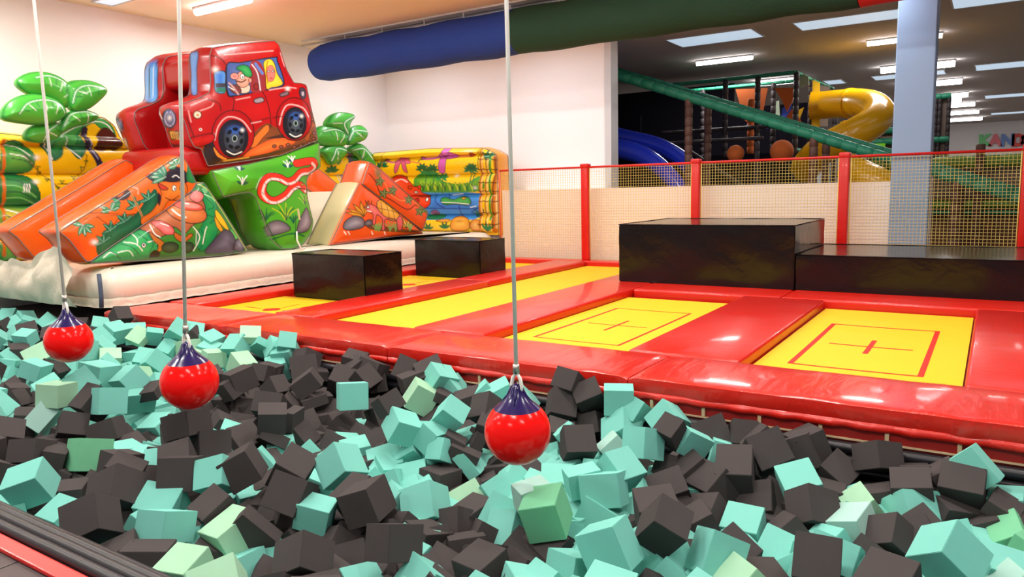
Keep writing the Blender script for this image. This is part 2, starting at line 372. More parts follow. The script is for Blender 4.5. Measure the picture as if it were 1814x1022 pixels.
# front pads with a wrinkled face and a hanging fringe
def front_pad(label, x0, x1):
    t = thing('edge_pad', label, 'safety pad', ((x0 + x1) / 2, 5.55, -.16), 'red pads along the pit edge')
    nx = int((x1 - x0) / .035); prof = [(6.0, -.1), (6.0, .07), (5.98, .095), (5.9, .104), (5.72, .108), (5.5, .110), (5.34, .110), (5.2, .108), (5.135, .105), (5.118, .100), (5.114, .07), (5.114, .02), (5.12, -.012), (5.2, -.02)]
    V = []
    for i in range(nx + 1):
        x = x0 + (x1 - x0) * i / nx
        e = min(1, min(i, nx - i) / 1.6)
        for j, (y, z) in enumerate(prof):
            w = .006 * math.sin(x * 9.1 + y * 6 + 2 * math.sin(x * 2.3)) * math.sin(x * 3.7 + y) ** 2 * (1 if j > 8 else .45)
            V.append((x, y + (w if j > 7 else 0), z - (1 - e) * .02 * (1 if 1 < j < 10 else 0) + w * (1 if 1 < j < 9 else 0)))
    k = len(prof); F = [(i * k + j, i * k + j + 1, (i + 1) * k + j + 1, (i + 1) * k + j) for i in range(nx) for j in range(k - 1)]
    F += [tuple(range(k))[::-1], tuple(nx * k + j for j in range(k))]
    autosmooth(mk('cover', V, [f[::-1] for f in F], M['red_front'], t), 32)
    V = []; F = []
    for i in range(nx + 1):
        x = x0 + (x1 - x0) * i / nx; w = .003 * math.sin(x * 23) + .002 * math.sin(x * 41 + 1)
        for y, z in ((5.116, .0), (5.112 + w, -.03), (5.108 + 1.6 * w, -.052 + .4 * w), (5.112 + 1.6 * w, -.052 + .4 * w), (5.12, -.0)): V.append((x, y, z))
    F = [(i * 5 + j, i * 5 + (j + 1) % 5, (i + 1) * 5 + (j + 1) % 5, (i + 1) * 5 + j) for i in range(nx) for j in range(5)]
    mk('fringe', V, F, M['red_front'], t)
for x0, x1, lab in ((-9.72, -7.3, 'red edge pad at the left end of the pit edge, under the white inflatable corner'), (-7.29, -4.77, 'red edge pad in front of the plain yellow lane, behind the dark foam'),
                    (-4.76, -2.30, 'wrinkled red edge pad right behind the right-hand hanging ball'), (-2.29, .55, 'red edge pad in front of the bold-marked trampoline'), (.56, 1.6, 'red edge pad cut by the right frame edge')):
    front_pad(lab, x0, x1)
t = thing('pit_edge_boarding', 'dark red boarding with pale uprights and a wooden strip above the black pipes', 'boarding', (-4, 5.14, -.18))
b = MB(); b.box(-9.75, 1.8, 5.13, 5.15, -.15, -.005); b.build('backing', M['red_dark'], t)
for i in range(28):
    x = -9.3 + i * .4; b = MB(); b.box(x - .012, x + .012, 5.116, 5.13, -.12, -.02); b.build('upright', M['tan'], t)
b = MB(); b.box(-9.75, 1.8, 5.115, 5.13, -.134, -.124); b.build('wood_strip', M['tan'], t)
# black foam pipes lining the pit
for k in range(9):
    b = MB(); z = -.178 - k * .074
    b.tube([(-13.3, 5.085, z), (2.5, 5.085, z)], .037, 12); o = b.build('foam_pipe', M['pipe'], None, True); autosmooth(o, 60)
    tag(o, 'black foam pipe lining the far pit side, %s' % ('topmost, right under the wooden strip', 'second from the top', 'third from the top', 'fourth from the top', 'fifth from the top', 'low down behind the foam', 'low down behind the foam', 'low down behind the foam', 'low down behind the foam')[k], 'foam pipe', 'black pipes on the far side of the pit')
for k, (y, z, lab) in enumerate(((1.66, -.075, 'farthest from the red strip, beside the foam'), (1.615, -.045, 'second from the foam'), (1.565, -.03, 'second from the red strip'), (1.515, -.035, 'right next to the red strip'), (1.69, -.15, 'lowest, almost hidden by foam'))):
    b = MB(); b.tube([(-13.3, y, z), (-3.62, y, z), (-3.6, y + .001, z + .002), (2.5, y, z)], .030, 12); o = b.build('foam_pipe', M['pipe'], None, True); autosmooth(o, 60)
    tag(o, 'black foam pipe on the near rim, ' + lab, 'foam pipe', 'black pipes on the near rim')
b = MB(); b.rbox(-4.02, 2.5, 1.40, 1.478, -.054, -.03, .008, 2); o = b.build('edge_strip', M['red_paint']); tag(o, 'long red edge strip on the floor mats at bottom left', 'edge strip', 'red floor edge strips')
b = MB(); b.rbox(-9.0, -4.04, 1.40, 1.478, -.054, -.03, .008, 2); o = b.build('edge_strip', M['red_paint']); tag(o, 'short red strip end cut off by the left frame edge', 'edge strip', 'red floor edge strips')

# ------------------------------------------------------------------ black vinyl blocks
def block(label, x0, x1, y0, y1, z0, z1, group):
    t = thing('vinyl_block', label, 'block', ((x0 + x1) / 2, (y0 + y1) / 2, z0), group)
    nx, ny, nz = 14, 12, 8
    bm = bmesh.new(); bmesh.ops.create_cube(bm, size=1)
    bmesh.ops.subdivide_edges(bm, edges=bm.edges[:], cuts=11, use_grid_fill=True)
    rr = random.Random(hash((x0, y0)) % 1000)
    ph = [rr.uniform(0, 6) for _ in range(6)]
    for v in bm.verts:
        u = v.co.copy()
        bul = .012 * (1 - (2 * u.x) ** 4) * (1 - (2 * u.y) ** 4)
        x = (x0 + x1) / 2 + u.x * (x1 - x0); y = (y0 + y1) / 2 + u.y * (y1 - y0); z = z0 + (u.z + .5) * (z1 - z0)
        w = .006 * math.sin(7 * x + 5 * z + ph[0]) * math.sin(6 * z + 4 * y + ph[1])
        if abs(u.y) > .49: y += math.copysign(w + .01 * (1 - (2 * u.x) ** 2), u.y)
        if abs(u.x) > .49: x += math.copysign(w + .01 * (1 - (2 * u.y) ** 2), u.x)
        if u.z > .49: z += w * .8 + bul * .6 - .006
        if u.z < -.49: z = z0
        v.co = Vector((x, y, z))
    ed = [e for e in bm.edges if len(e.link_faces) == 2 and e.calc_face_angle(0) > 1.0]
    bmesh.ops.bevel(bm, geom=ed, offset=.012, segments=2, affect='EDGES')
    bm.verts.index_update()
    o = mk('cover', [tuple(v.co) for v in bm.verts], [[v.index for v in f.verts] for f in bm.faces], M['black'], t); bm.free(); autosmooth(o, 50)
    b = MB(); r = .008; c = [(x0, y0), (x1, y0), (x1, y1), (x0, y1), (x0, y0)]
    b.tube([(x, y, z1 - .004) for (x, y) in c], r, 6); b.build('seam_piping', M['black'], t, True)
g = 'black vinyl blocks on the trampolines'
block('small black vinyl block nearer the pit, at the white inflatable edge', -8.92, -7.42, 7.58, 8.38, .0, .67, g)
block('small black vinyl block farther back, below the yellow bamboo end panel', -8.98, -7.50, 10.51, 11.31, .0, .67, g)
block('tall large black vinyl block, left of the low one', -4.82, -2.235, 10.44, 12.5, .1, .98, g)
block('low long black vinyl block cut by the right frame edge', -2.215, 1.5, 10.46, 12.45, .1, .585, g)

# ------------------------------------------------------------------ net fence
FY = 13.34
t = thing('net_fence', 'yellow net fence with red padded posts and a thin red top rail', 'fence', (-4, FY, .1))
def ztop(x): return 1.965
posts = [-6.88, -4.61, -2.10, .39]
for x in posts:
    b = MB(); b.rbox(x - .075, x + .075, FY - .075, FY + .075, .1, 2.0, .02, 3); p = b.build('post', M['red_paint'], t, True); autosmooth(p, 50)
    b = MB(); b.rbox(x - .085, x + .085, FY - .085, FY + .085, 1.93, 2.02, .02, 3); autosmooth(b.build('post_cap', M['red_paint'], p, True), 50)
b = MB(); b.tube([(-8.94, FY, 1.95), (1.6, FY, 1.95)], .022, 10); b.build('top_rail', M['red_paint'], t, True)
b = MB(); b.tube([(-8.94, FY, .1), (-8.94, FY, 1.96)], .022, 10); b.build('end_bar', M['red_paint'], t, True)
xs = [-8.94] + posts + [1.6]
for i in range(5):
    a, c = xs[i] + (.09 if i else .0), xs[i + 1] - .09; b = MB(); w = .0024
    n = int((c - a) / .052)
    for k in range(n + 1):
        x = a + (c - a) * k / n; b.box(x - w, x + w, FY - w, FY + w, .1, 1.94)
    for k in range(36):
        z = .11 + k * .0515; b.box(a, c, FY - w, FY + w, z - w, z + w)
    b.build('netting', M['net'], t)
    for xx in (a + .01, c): b = MB(); b.tube([(xx, FY - .01, .1), (xx, FY - .01, 1.94)], .009, 6); b.build('border_cord', M['net'], t, True)

# ------------------------------------------------------------------ hanging balls
def ball(label, cx, cy, cz, r, top):
    t = thing('hanging_ball', label, 'ball', (cx, cy, cz - r), 'red buoy balls hanging over the pit')
    up = np.array(top) - np.array([cx, cy, cz]); L = np.linalg.norm(up); up /= L
    b = MB(); prof = []
    for k in range(0, 25):
        a = -math.pi / 2 + math.pi * k / 24
        z = math.sin(a) * r; q = math.cos(a) * r
        if z > .71 * r:
            break
        prof.append((max(q, 1e-4), cz + z))
    prof.append((r * .69, cz + .725 * r))
    b.lathe(prof, cx, cy, 48); b.build('body', M['ball'], t, True)
    b = MB(); b.lathe([(r * .70, cz + .72 * r), (r * .60, cz + .81 * r), (r * .47, cz + .92 * r), (r * .34, cz + 1.05 * r), (r * .24, cz + 1.19 * r), (r * .17, cz + 1.33 * r), (r * .13, cz + 1.44 * r), (1e-4, cz + 1.50 * r)], cx, cy, 48)
    for k in range(4):
        a = k * math.pi / 2 + .4; rr = .16 * r
        b.tube([(cx + math.cos(a) * rr * 1.0, cy + math.sin(a) * rr, cz + 1.40 * r), (cx + math.cos(a) * r * .27, cy + math.sin(a) * r * .27, cz + 1.12 * r), (cx + math.cos(a) * r * .48, cy + math.sin(a) * r * .48, cz + .90 * r)], [.03 * r, .045 * r, .02 * r], 8)
    b.build('cap', M['navy'], t, True)
    rp = thing_rope = MB()
    hz = cz + 1.40 * r
    loop = [(cx - .02, cy, hz - .05), (cx - .033, cy, hz), (cx - .022, cy, hz + .045), (cx, cy, hz + .075), (cx + .022, cy, hz + .045), (cx + .033, cy, hz), (cx + .02, cy, hz - .05)]
    rp.tube(loop, .010, 8)
    rp.build('rope_loop', M['rope'], t, True)
    b = MB(); b.tube([(cx, cy, hz + .07), tuple(np.array([cx, cy, hz + .07]) + np.array([up[0], up[1], up[2]]) * .05)], .018, 14); b.build('ferrule', M['steel'], t, True)
    b = MB(); b.tube([(cx, cy, hz + .10), top], .0115, 10); b.build('rope', M['rope'], t, True)
def ball_at(label, u, v, w, topx):
    D = .36 * FPX / w; d = FW + RT * (u - CXP) / FPX - UP * (v - CYP) / FPX; c = CAM + d * D
    # the rope reaches the ceiling on the line of sight it shows at the top of the picture
    d2 = FW + RT * (topx - CXP) / FPX - UP * (0 - CYP) / FPX; k = D / 1.0
    q = CAM + d2 * ((c[1] - CAM[1]) / d2[1]); s = (CEIL - c[2]) / (q[2] - c[2]); top = c + (q - c) * s; top[1] = c[1]; top[2] = CEIL
    ball(label, c[0], c[1], c[2], .18, tuple(top))
ball_at('leftmost red ball with navy cap, hanging on a white rope before the white inflatable', 122, 603, 78, 60)
ball_at('middle red ball with navy cap on a white rope, in front of the orange slide', 336, 676, 98, 320)
ball_at('right-hand and largest red ball with navy cap, hanging on a white rope', 917, 764, 118, 897)

# ------------------------------------------------------------------ airbrush painter: colours per vertex, traced in image pixels and projected through the camera
def catmull(P, n=6, closed=True):
    P = [np.array(p, float) for p in P]; N = len(P); out = []
    rngk = range(N) if closed else range(N - 1)
    for i in rngk:
        p0, p1, p2, p3 = (P[(i - 1) % N] if closed or i > 0 else P[0]), P[i], P[(i + 1) % N], (P[(i + 2) % N] if closed or i + 2 < N else P[-1])
        for k in range(n):
            t = k / n
            out.append(.5 * ((2 * p1) + (-p0 + p2) * t + (2 * p0 - 5 * p1 + 4 * p2 - p3) * t * t + (-p0 + 3 * p1 - 3 * p2 + p3) * t ** 3))
    if not closed: out.append(P[-1])
    return np.array(out)
class Art:
    def __init__(s, x, y, base): s.x = np.asarray(x); s.y = np.asarray(y); s.c = np.tile(np.array(base, float), (len(s.x), 1)); s.o = (0, 0, 1)
    def sheet(s, ox, oy, k): s.o = (ox, oy, k); return s  # image crop corner and zoom, turns traced coordinates into image pixels
    def _t(s, P): P = np.asarray(P, float); return P / s.o[2] + np.array(s.o[:2])
    def _seg(s, P, idx, closed):
        X, Y = s.x[idx], s.y[idx]; D = np.full(len(X), 1e9); n = len(P)
        for i in range(n if closed else n - 1):
            a, b = P[i], P[(i + 1) % n]; d = b - a; L = d @ d + 1e-12
            t = np.clip(((X - a[0]) * d[0] + (Y - a[1]) * d[1]) / L, 0, 1)
            D = np.minimum(D, (X - a[0] - t * d[0]) ** 2 + (Y - a[1] - t * d[1]) ** 2)
        return np.sqrt(D)
    def mix(s, idx, c, a): s.c[idx] = s.c[idx] * (1 - a[:, None]) + np.array(c) * a[:, None]
    def box(s, P, m): return np.where((s.x > P[:, 0].min() - m) & (s.x < P[:, 0].max() + m) & (s.y > P[:, 1].min() - m) & (s.y < P[:, 1].max() + m))[0]
    def fill(s, P, c, smooth=True, edge=None, ew=1.2, a=1.0, soft=.5, hi=None):
        P = catmull(P, 5) if smooth else np.asarray(P, float)
        P = s._t(P); idx = s.box(P, 4 + ew + soft)
        if not len(idx): return s
        X, Y = s.x[idx], s.y[idx]; ins = np.zeros(len(idx), bool); n = len(P)
        for i in range(n):
            x1, y1 = P[i]; x2, y2 = P[(i + 1) % n]
            k = ((y1 > Y) != (y2 > Y)); 
            with np.errstate(divide='ignore', invalid='ignore'): k &= X < (x2 - x1) * (Y - y1) / (y2 - y1 + 1e-12) + x1
            ins ^= k
        D = s._seg(P, idx, True); sd = np.where(ins, D, -D)
        al = np.clip(sd / (2 * soft) + .5, 0, 1) * a
        s.mix(idx, c, al)
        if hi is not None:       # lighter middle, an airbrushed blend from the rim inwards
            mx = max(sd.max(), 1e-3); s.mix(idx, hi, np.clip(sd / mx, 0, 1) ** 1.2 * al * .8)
        if edge is not None: s.mix(idx, edge, np.clip((ew / 2 + .5 - D), 0, 1) * a)
        return s
    def line(s, P, w, c, smooth=True, a=1.0, soft=.5, taper=False):
        P = catmull(P, 5, False) if smooth and len(P) > 2 else np.asarray(P, float)
        P = s._t(P); idx = s.box(P, w + 3 + soft)
        if not len(idx): return s
        D = s._seg(P, idx, False); s.mix(idx, c, np.clip((w / 2 - D) / (2 * soft) + .5, 0, 1) * a); return s
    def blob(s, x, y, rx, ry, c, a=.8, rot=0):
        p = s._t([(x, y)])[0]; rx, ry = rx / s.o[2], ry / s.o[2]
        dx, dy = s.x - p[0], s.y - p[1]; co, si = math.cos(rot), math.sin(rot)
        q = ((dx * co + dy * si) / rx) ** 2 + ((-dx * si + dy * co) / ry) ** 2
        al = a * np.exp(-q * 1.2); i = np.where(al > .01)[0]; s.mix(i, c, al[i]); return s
    def ell(s, x, y, rx, ry, c, rot=0, edge=None, ew=1.2, a=1.0, hi=None):
        P = [(x + rx * math.cos(t) * math.cos(rot) - ry * math.sin(t) * math.sin(rot), y + rx * math.cos(t) * math.sin(rot) + ry * math.sin(t) * math.cos(rot)) for t in np.linspace(0, 2 * math.pi, 20, endpoint=False)]
        return s.fill(P, c, False, edge, ew, a, hi=hi)
    def leaf(s, x, y, ang, L, w, c, edge=None, hi=None):
        a = math.radians(ang); dx, dy = math.cos(a), -math.sin(a); nx, ny = -dy, dx
        P = [(x, y), (x + dx * L * .35 + nx * w, y + dy * L * .35 + ny * w), (x + dx * L * .7 + nx * w * .7, y + dy * L * .7 + ny * w * .7), (x + dx * L, y + dy * L), (x + dx * L * .7 - nx * w * .7, y + dy * L * .7 - ny * w * .7), (x + dx * L * .35 - nx * w, y + dy * L * .35 - ny * w)]
        s.fill(P, c, False, edge, 1.0)
        if hi is not None: s.line([(x, y), (x + dx * L * .8, y + dy * L * .8)], .9, hi, False, .8)
        return s
    def spray(s, x, y, L, w, c, angs, edge=None, hi=None):
        for a in angs: s.leaf(x, y, a, L, w, c, edge, hi)
        return s
    def grass(s, x, y, L, c, n=5, spread=100, seed=0):
        r = random.Random(seed)
        for k in range(n):
            a = math.radians(90 + spread * ((k + .5) / n - .5)); l = L * r.uniform(.7, 1.1)
            s.line([(x, y), (x + math.cos(a) * l * .5, y - math.sin(a) * l * .65), (x + math.cos(a) * l * 1.1, y - math.sin(a) * l)], 1.6, c)
        return s
INK = rgb(28, 20, 24); DG = rgb(6, 84, 62); MG = rgb(30, 130, 60); LG = rgb(110, 190, 60); WH = rgb(245, 250, 245); NV = rgb(18, 60, 80)

def frame_side(x0): return (lambda u, v, w: (np.full_like(u, x0) + w, u, v)), (lambda p: at(p[0], p[1], 0, x0)[[1, 2]])
def frame_back(y0): return (lambda u, v, w: (u, np.full_like(u, y0) - w, v)), (lambda p: at(p[0], p[1], 1, y0)[[0, 2]])
def inflated(name, sheet, pts, fr, thick, bulge=.06, bw=.10, res=.02, art=None, base=None, rim=None, m='art', parent=None, smooth=False, rimb=.05, hfun=None, raw=False, flip=False, shift=0.0, K=8, offs=0.0, piping=True):
    """an air-filled cushion: outline (u, v) on its front plane, thickness behind it, swollen front and sides"""
    F3, inv = fr; ox, oy, k = sheet  # crop corner and zoom; outlines are traced in its pixels unless raw
    if raw: P = np.array(pts, float)
    else: P = np.array([inv((ox + x / k, oy + y / k)) for x, y in pts])
    if smooth: P = catmull(P, 5)
    # densify the outline
    Q = []
    for i in range(len(P)):
        a, b_ = P[i], P[(i + 1) % len(P)]; n = max(1, int(np.linalg.norm(b_ - a) / (res * 2)))
        Q += [a + (b_ - a) * j / n for j in range(n)]
    Q = np.array(Q); A2 = np.sum(Q[:, 0] * np.roll(Q[:, 1], -1) - np.roll(Q[:, 0], -1) * Q[:, 1])
    if A2 < 0: Q = Q[::-1]
    # round the outline corners a little
    for _ in range(2): Q = .25 * np.roll(Q, 1, 0) + .5 * Q + .25 * np.roll(Q, -1, 0)
    n = len(Q)
    gx = np.arange(Q[:, 0].min(), Q[:, 0].max(), res); gy = np.arange(Q[:, 1].min(), Q[:, 1].max(), res)
    X, Y = [a.ravel() for a in np.meshgrid(gx, gy)]
    ins = np.zeros(len(X), bool); D = np.full(len(X), 1e9)
    for i in range(n):
        x1, y1 = Q[i]; x2, y2 = Q[(i + 1) % n]
        kk = ((y1 > Y) != (y2 > Y)); kk &= X < (x2 - x1) * (Y - y1) / (y2 - y1 + 1e-15) + x1; ins ^= kk
        d = Q[(i + 1) % n] - Q[i]; L = d @ d + 1e-12; t = np.clip(((X - x1) * d[0] + (Y - y1) * d[1]) / L, 0, 1)
        D = np.minimum(D, (X - x1 - t * d[0]) ** 2 + (Y - y1 - t * d[1]) ** 2)
    D = np.sqrt(D); kp = ins & (D > res * .7); GX, GY, GD = X[kp], Y[kp], D[kp]
    pts2 = [Vector(q) for q in Q] + [Vector((a, b_)) for a, b_ in zip(GX, GY)]
    ov, oe, of, *_ = delaunay_2d_cdt(pts2, [(i, (i + 1) % n) for i in range(n)], [], 1, 1e-7)
    V2 = np.array([tuple(v) for v in ov]); nn = len(V2)
    dist = np.concatenate([np.zeros(n), GD])
    if nn != len(dist): dist = np.resize(dist, nn)
    h = bulge * (1 - np.exp(-dist / bw))
    if hfun is not None: h = h + hfun(V2[:, 0], V2[:, 1]) * np.clip(dist / .08, 0, 1)
    x, y, z = F3(V2[:, 0], V2[:, 1], h + offs); V = np.stack([x, y, z], 1)
    Fs = [tuple(f) for f in of]
    # make the front look outwards
    f = Fs[len(Fs) // 2]; nrm = np.cross(V[f[1]] - V[f[0]], V[f[2]] - V[f[0]])
    want = np.array(F3(np.zeros(1), np.zeros(1), np.ones(1))).ravel() - np.array(F3(np.zeros(1), np.zeros(1), np.zeros(1))).ravel()
    sg = nrm @ want
    if sg < 0: Fs = [ff[::-1] for ff in Fs]
    # flat front plane projected through the camera to image pixels
    fx, fy, fz = F3(V2[:, 0], V2[:, 1], np.full(nn, offs + shift)); PX, PY = pix(np.stack([fx, fy, fz], 1))
    if base is None: base = (.8, .8, .8)
    col = art(Art(PX, PY, base)).c if art else np.tile(np.array(base), (nn, 1))
    # rim
    nrm2 = np.roll(Q, -1, 0) - np.roll(Q, 1, 0); nrm2 = np.stack([nrm2[:, 1], -nrm2[:, 0]], 1); nrm2 /= np.linalg.norm(nrm2, axis=1)[:, None] + 1e-9
    VV = [V]; CC = [col]; prev = list(range(n)); cnt = nn
    rcol = rim if rim is not None else base
    for k_ in range(1, K + 1):
        t = k_ / K; o2 = Q + nrm2 * rimb * math.sin(math.pi * t) if k_ < K else Q
        x, y, z = F3(o2[:, 0], o2[:, 1], np.full(n, offs - thick * t)); P3 = np.stack([x, y, z], 1); VV.append(P3)
        if callable(rcol): 
            a_, b_ = pix(P3); CC.append(rcol(Art(a_, b_, base)).c)
        else: CC.append(np.tile(np.array(rcol), (n, 1)))
        cur = list(range(cnt, cnt + n))
        for i in range(n):
            q = (prev[i], cur[i], cur[(i + 1) % n], prev[(i + 1) % n]); Fs.append(q if sg > 0 else q[::-1])
        prev = cur; cnt += n
    Fs.append(tuple(prev[::-1]) if sg > 0 else tuple(prev))
    o = mk(name, np.vstack(VV), Fs, M[m], parent, True, colors=np.vstack(CC) if m == 'art' else None)
    if piping:
        for ww in (0.0, -thick):
            x, y, z = F3(Q[:, 0], Q[:, 1], np.full(n, offs + ww)); P3 = [tuple(p) for p in np.stack([x, y, z], 1)]
            b = MB(); b.tube(P3 + P3[:1], .0075, 5, caps=False); b.build('seam_piping', M['seam'], o, True)
    return o

CA = thing('inflatable_slide', 'large jungle-themed inflatable slide with a red car on top, on a white air-filled base', 'inflatable', (-11.3, 9.5, .1))
ZB = .60
# --- base
def base_h(u, v): return np.zeros_like(u)
poly = [(-13.3, 5.22), (-9.78, 5.22), (-9.86, 8.0), (-9.84, 11.8), (-9.35, 12.7), (-9.3, 13.6), (-13.3, 13.6)]
b = MB()
Q = []
for i in range(len(poly)):
    a, c = np.array(poly[i]), np.array(poly[(i + 1) % len(poly)]); nn_ = max(1, int(np.linalg.norm(c - a) / .12)); Q += [a + (c - a) * j / nn_ for j in range(nn_)]
Q = np.array(Q)
for _ in range(3): Q = .25 * np.roll(Q, 1, 0) + .5 * Q + .25 * np.roll(Q, -1, 0)
N2 = np.roll(Q, -1, 0) - np.roll(Q, 1, 0); N2 = np.stack([N2[:, 1], -N2[:, 0]], 1); N2 /= np.linalg.norm(N2, axis=1)[:, None]
prof = [(-.02, .105), (.02, .12), (.01, .17), (.035, .24), (.06, .32), (.06, .42), (.035, .50), (-.01, .56), (-.09, .605), (-.22, .625), (-.5, .63)]
V = []
for (o_, z_) in prof:
    for i, q in enumerate(Q):
        w = .010 * math.sin(q[1] * 17 + 3 * math.sin(q[1] * 5) + q[0] * 15) * (1 if .1 < z_ < .6 else 0)
        V.append((*(q + N2[i] * (o_ + w)), z_))
n_ = len(Q); Fb = [(j * n_ + i, j * n_ + (i + 1) % n_, (j + 1) * n_ + (i + 1) % n_, (j + 1) * n_ + i) for j in range(len(prof) - 1) for i in range(n_)]
Fb += [tuple((len(prof) - 1) * n_ + i for i in range(n_)), tuple(range(n_))[::-1]]
o = mk('base_cushion', V, Fb, M['cream'], CA); autosmooth(o, 50)
# skirt flap round the foot of the base and dark strap on its corner
V = []
for j, (o_, z_) in enumerate(((.055, .235), (.07, .19), (.06, .15), (.075, .115))):
    for i, q in enumerate(Q):
        w = .014 * math.sin(q[1] * 21 + q[0] * 19 + j) + .008 * math.sin(q[1] * 47); V.append((*(q + N2[i] * (o_ + w)), z_ + .5 * w))
Fb = [(j * n_ + i, j * n_ + (i + 1) % n_, (j + 1) * n_ + (i + 1) % n_, (j + 1) * n_ + i)[::-1] for j in range(3) for i in range(n_)]
mk('base_skirt', V, Fb, M['creamcloth'], CA)
b = MB(); b.tube([(-9.80, 5.135, .58), (-9.765, 5.12, .45), (-9.755, 5.115, .3), (-9.75, 5.10, .14)], .028, 8); b.build('corner_strap', M['strap'], CA, True)['label'] = 'blue-grey strap'

YEL = rgb(250, 206, 14); ORG = rgb(246, 104, 26); RED = rgb(172, 14, 18); GRN = rgb(78, 176, 44)
def rows(edges):       # horizontal air tubes between seam heights
    def f(u, v):
        h = np.zeros_like(u)
        for a, c in zip(edges[:-1], edges[1:]):
            k = (v >= a) & (v <= c); t = (v[k] - a) / (c - a); h[k] = .13 * np.sqrt(np.clip(1 - (2 * t - 1) ** 2, 0, 1)) ** .8
        return h
    return f
# --- long left wall of the castle, painted jungle
def art_left(A):
    A.sheet(0, 240, 4.2577)          # zoomed image crop of the left end
    A.blob(760, 190, 220, 60, rgb(235, 160, 10), .7); A.blob(120, 20, 160, 40, rgb(252, 222, 60), .6)
    A.fill([(-20, 90), (60, 40), (150, 70), (215, 130), (230, 190), (200, 270), (100, 290), (-20, 280)], MG, hi=LG, edge=DG)
    for k in range(5): A.line([(10 + k * 12, 40 + k * 34), (90 + k * 18, 60 + k * 34), (190 + k * 6, 130 + k * 28)], 1.6, WH if k % 2 else DG)
    A.fill([(-20, 300), (120, 296), (210, 330), (262, 420), (270, 500), (200, 540), (-20, 540)], rgb(16, 104, 50), hi=rgb(60, 160, 60), edge=DG)
    for k in range(4): A.line([(20, 330 + k * 48), (120, 350 + k * 40), (240, 440 + k * 26)], 2.2, rgb(120, 200, 110) if k % 2 else DG)
    for x in (150, 170, 190): A.line([(x, 370), (x - 5, 430)], 2, WH, False)
    A.fill([(-20, 545), (150, 540), (260, 545), (180, 640), (60, 700), (-20, 720)], rgb(40, 140, 50), hi=YEL)
    A.line([(20, 560), (120, 590), (200, 640)], 2, WH); A.line([(10, 600), (90, 640)], 2, DG)
    A.fill([(-20, 800), (60, 820), (110, 900), (60, 960), (-20, 960)], MG, edge=DG, hi=LG)
    A.line([(-4, 40), (0, 900)], 6, rgb(200, 100, 20), False)
    # branch with little leaves
    A.line([(150, 150), (240, 250), (350, 340), (430, 420)], 1.6, rgb(90, 40, 20)); A.line([(620, 150), (600, 260), (520, 355), (400, 365)], 1.6, rgb(90, 40, 20))
    for x, y in ((255, 240), (325, 335), (400, 395), (435, 350), (530, 318), (585, 245), (612, 200), (270, 285)):
        A.spray(x, y, 22, 6, rgb(30, 90, 30), (20, 150, 260), None)
    A.blob(240, 170, 24, 18, WH, .9); A.blob(240, 350, 24, 18, WH, .9)
    # painted palm under the inflated crown
    A.fill([(250, 20), (420, -10), (560, 0), (600, 60), (640, 80), (560, 180), (470, 80), (430, 160), (360, 190), (300, 100)], rgb(20, 110, 80), hi=rgb(70, 170, 90), edge=DG)
    A.line([(300, 50), (360, 180)], 2, WH); A.line([(480, 90), (575, 175)], 2, WH); A.line([(330, 10), (350, 90)], 1.4, WH)
    A.fill([(980, 150), (1040, 180), (1030, 260), (960, 250)], rgb(40, 90, 30))
    A.sheet(0, 40, 3.93)
    A.fill([(350, 810), (400, 770), (520, 715), (640, 680), (700, 665), (770, 710), (800, 770), (790, 800), (700, 740), (640, 700), (560, 760), (520, 850), (440, 860), (360, 900)], rgb(40, 150, 70), hi=rgb(90, 190, 90), edge=DG)
    A.line([(400, 800), (520, 730), (660, 690), (740, 710), (780, 760)], 1.8, WH); A.line([(560, 740), (520, 800), (500, 850)], 2, DG); A.line([(440, 790), (430, 850)], 1.6, WH)
    A.line([(585, 745), (575, 820), (600, 870), (650, 960), (668, 1010)], 11, rgb(44, 40, 62)); A.line([(590, 780), (615, 880), (650, 950)], 2, rgb(190, 190, 220), a=.7)
    A.fill([(640, 880), (660, 800), (700, 742), (750, 740), (800, 790), (822, 860), (780, 890), (730, 885), (690, 895)], rgb(84, 38, 30), edge=INK)
    for x in (670, 700, 730, 760, 790): A.line([(x, 800), (x - 6, 880)], 1.3, rgb(50, 22, 20), False)
    # far end behind the car
    A.sheet(540, 180, 3.93)
    A.fill([(90, 340), (180, 300), (440, 330), (500, 430), (470, 440), (400, 350), (330, 420), (260, 360), (200, 440), (150, 350)], rgb(30, 140, 70), hi=LG, edge=DG)
    A.line([(290, 360), (290, 430), (270, 500), (250, 530)], 9, rgb(100, 90, 110)); 
    A.spray(160, 490, 50, 12, MG, (20, 60, 100, 140, 170), DG); A.spray(420, 400, 50, 12, MG, (-20, -60, -100), DG)
    for x in (205, 225, 245, 270, 290): A.line([(x, 510), (x + 8, 560)], 1.6, rgb(200, 200, 210), False)
    return A
zs = [.62, .98, 1.47, 1.96, 2.40, 2.58]
inflated('wall_cushion', (0, 0, 1), [(5.12, .60), (5.12, 2.50), (5.4, 2.58)] + [tuple(at(px_, py_, 0, -12.75)[1:]) for px_, py_ in ((84, 246), (100, 232), (150, 213), (182, 207), (202, 222), (214, 246), (226, 258))] + [(13.3, 2.56), (13.5, 2.5), (13.5, .60)], frame_side(-12.75), .5, bulge=.02, bw=.05, res=.017, art=art_left, base=YEL, rim=YEL, parent=CA, raw=True, hfun=rows(zs))['label'] = 'yellow wall cushion with painted jungle along the room wall'
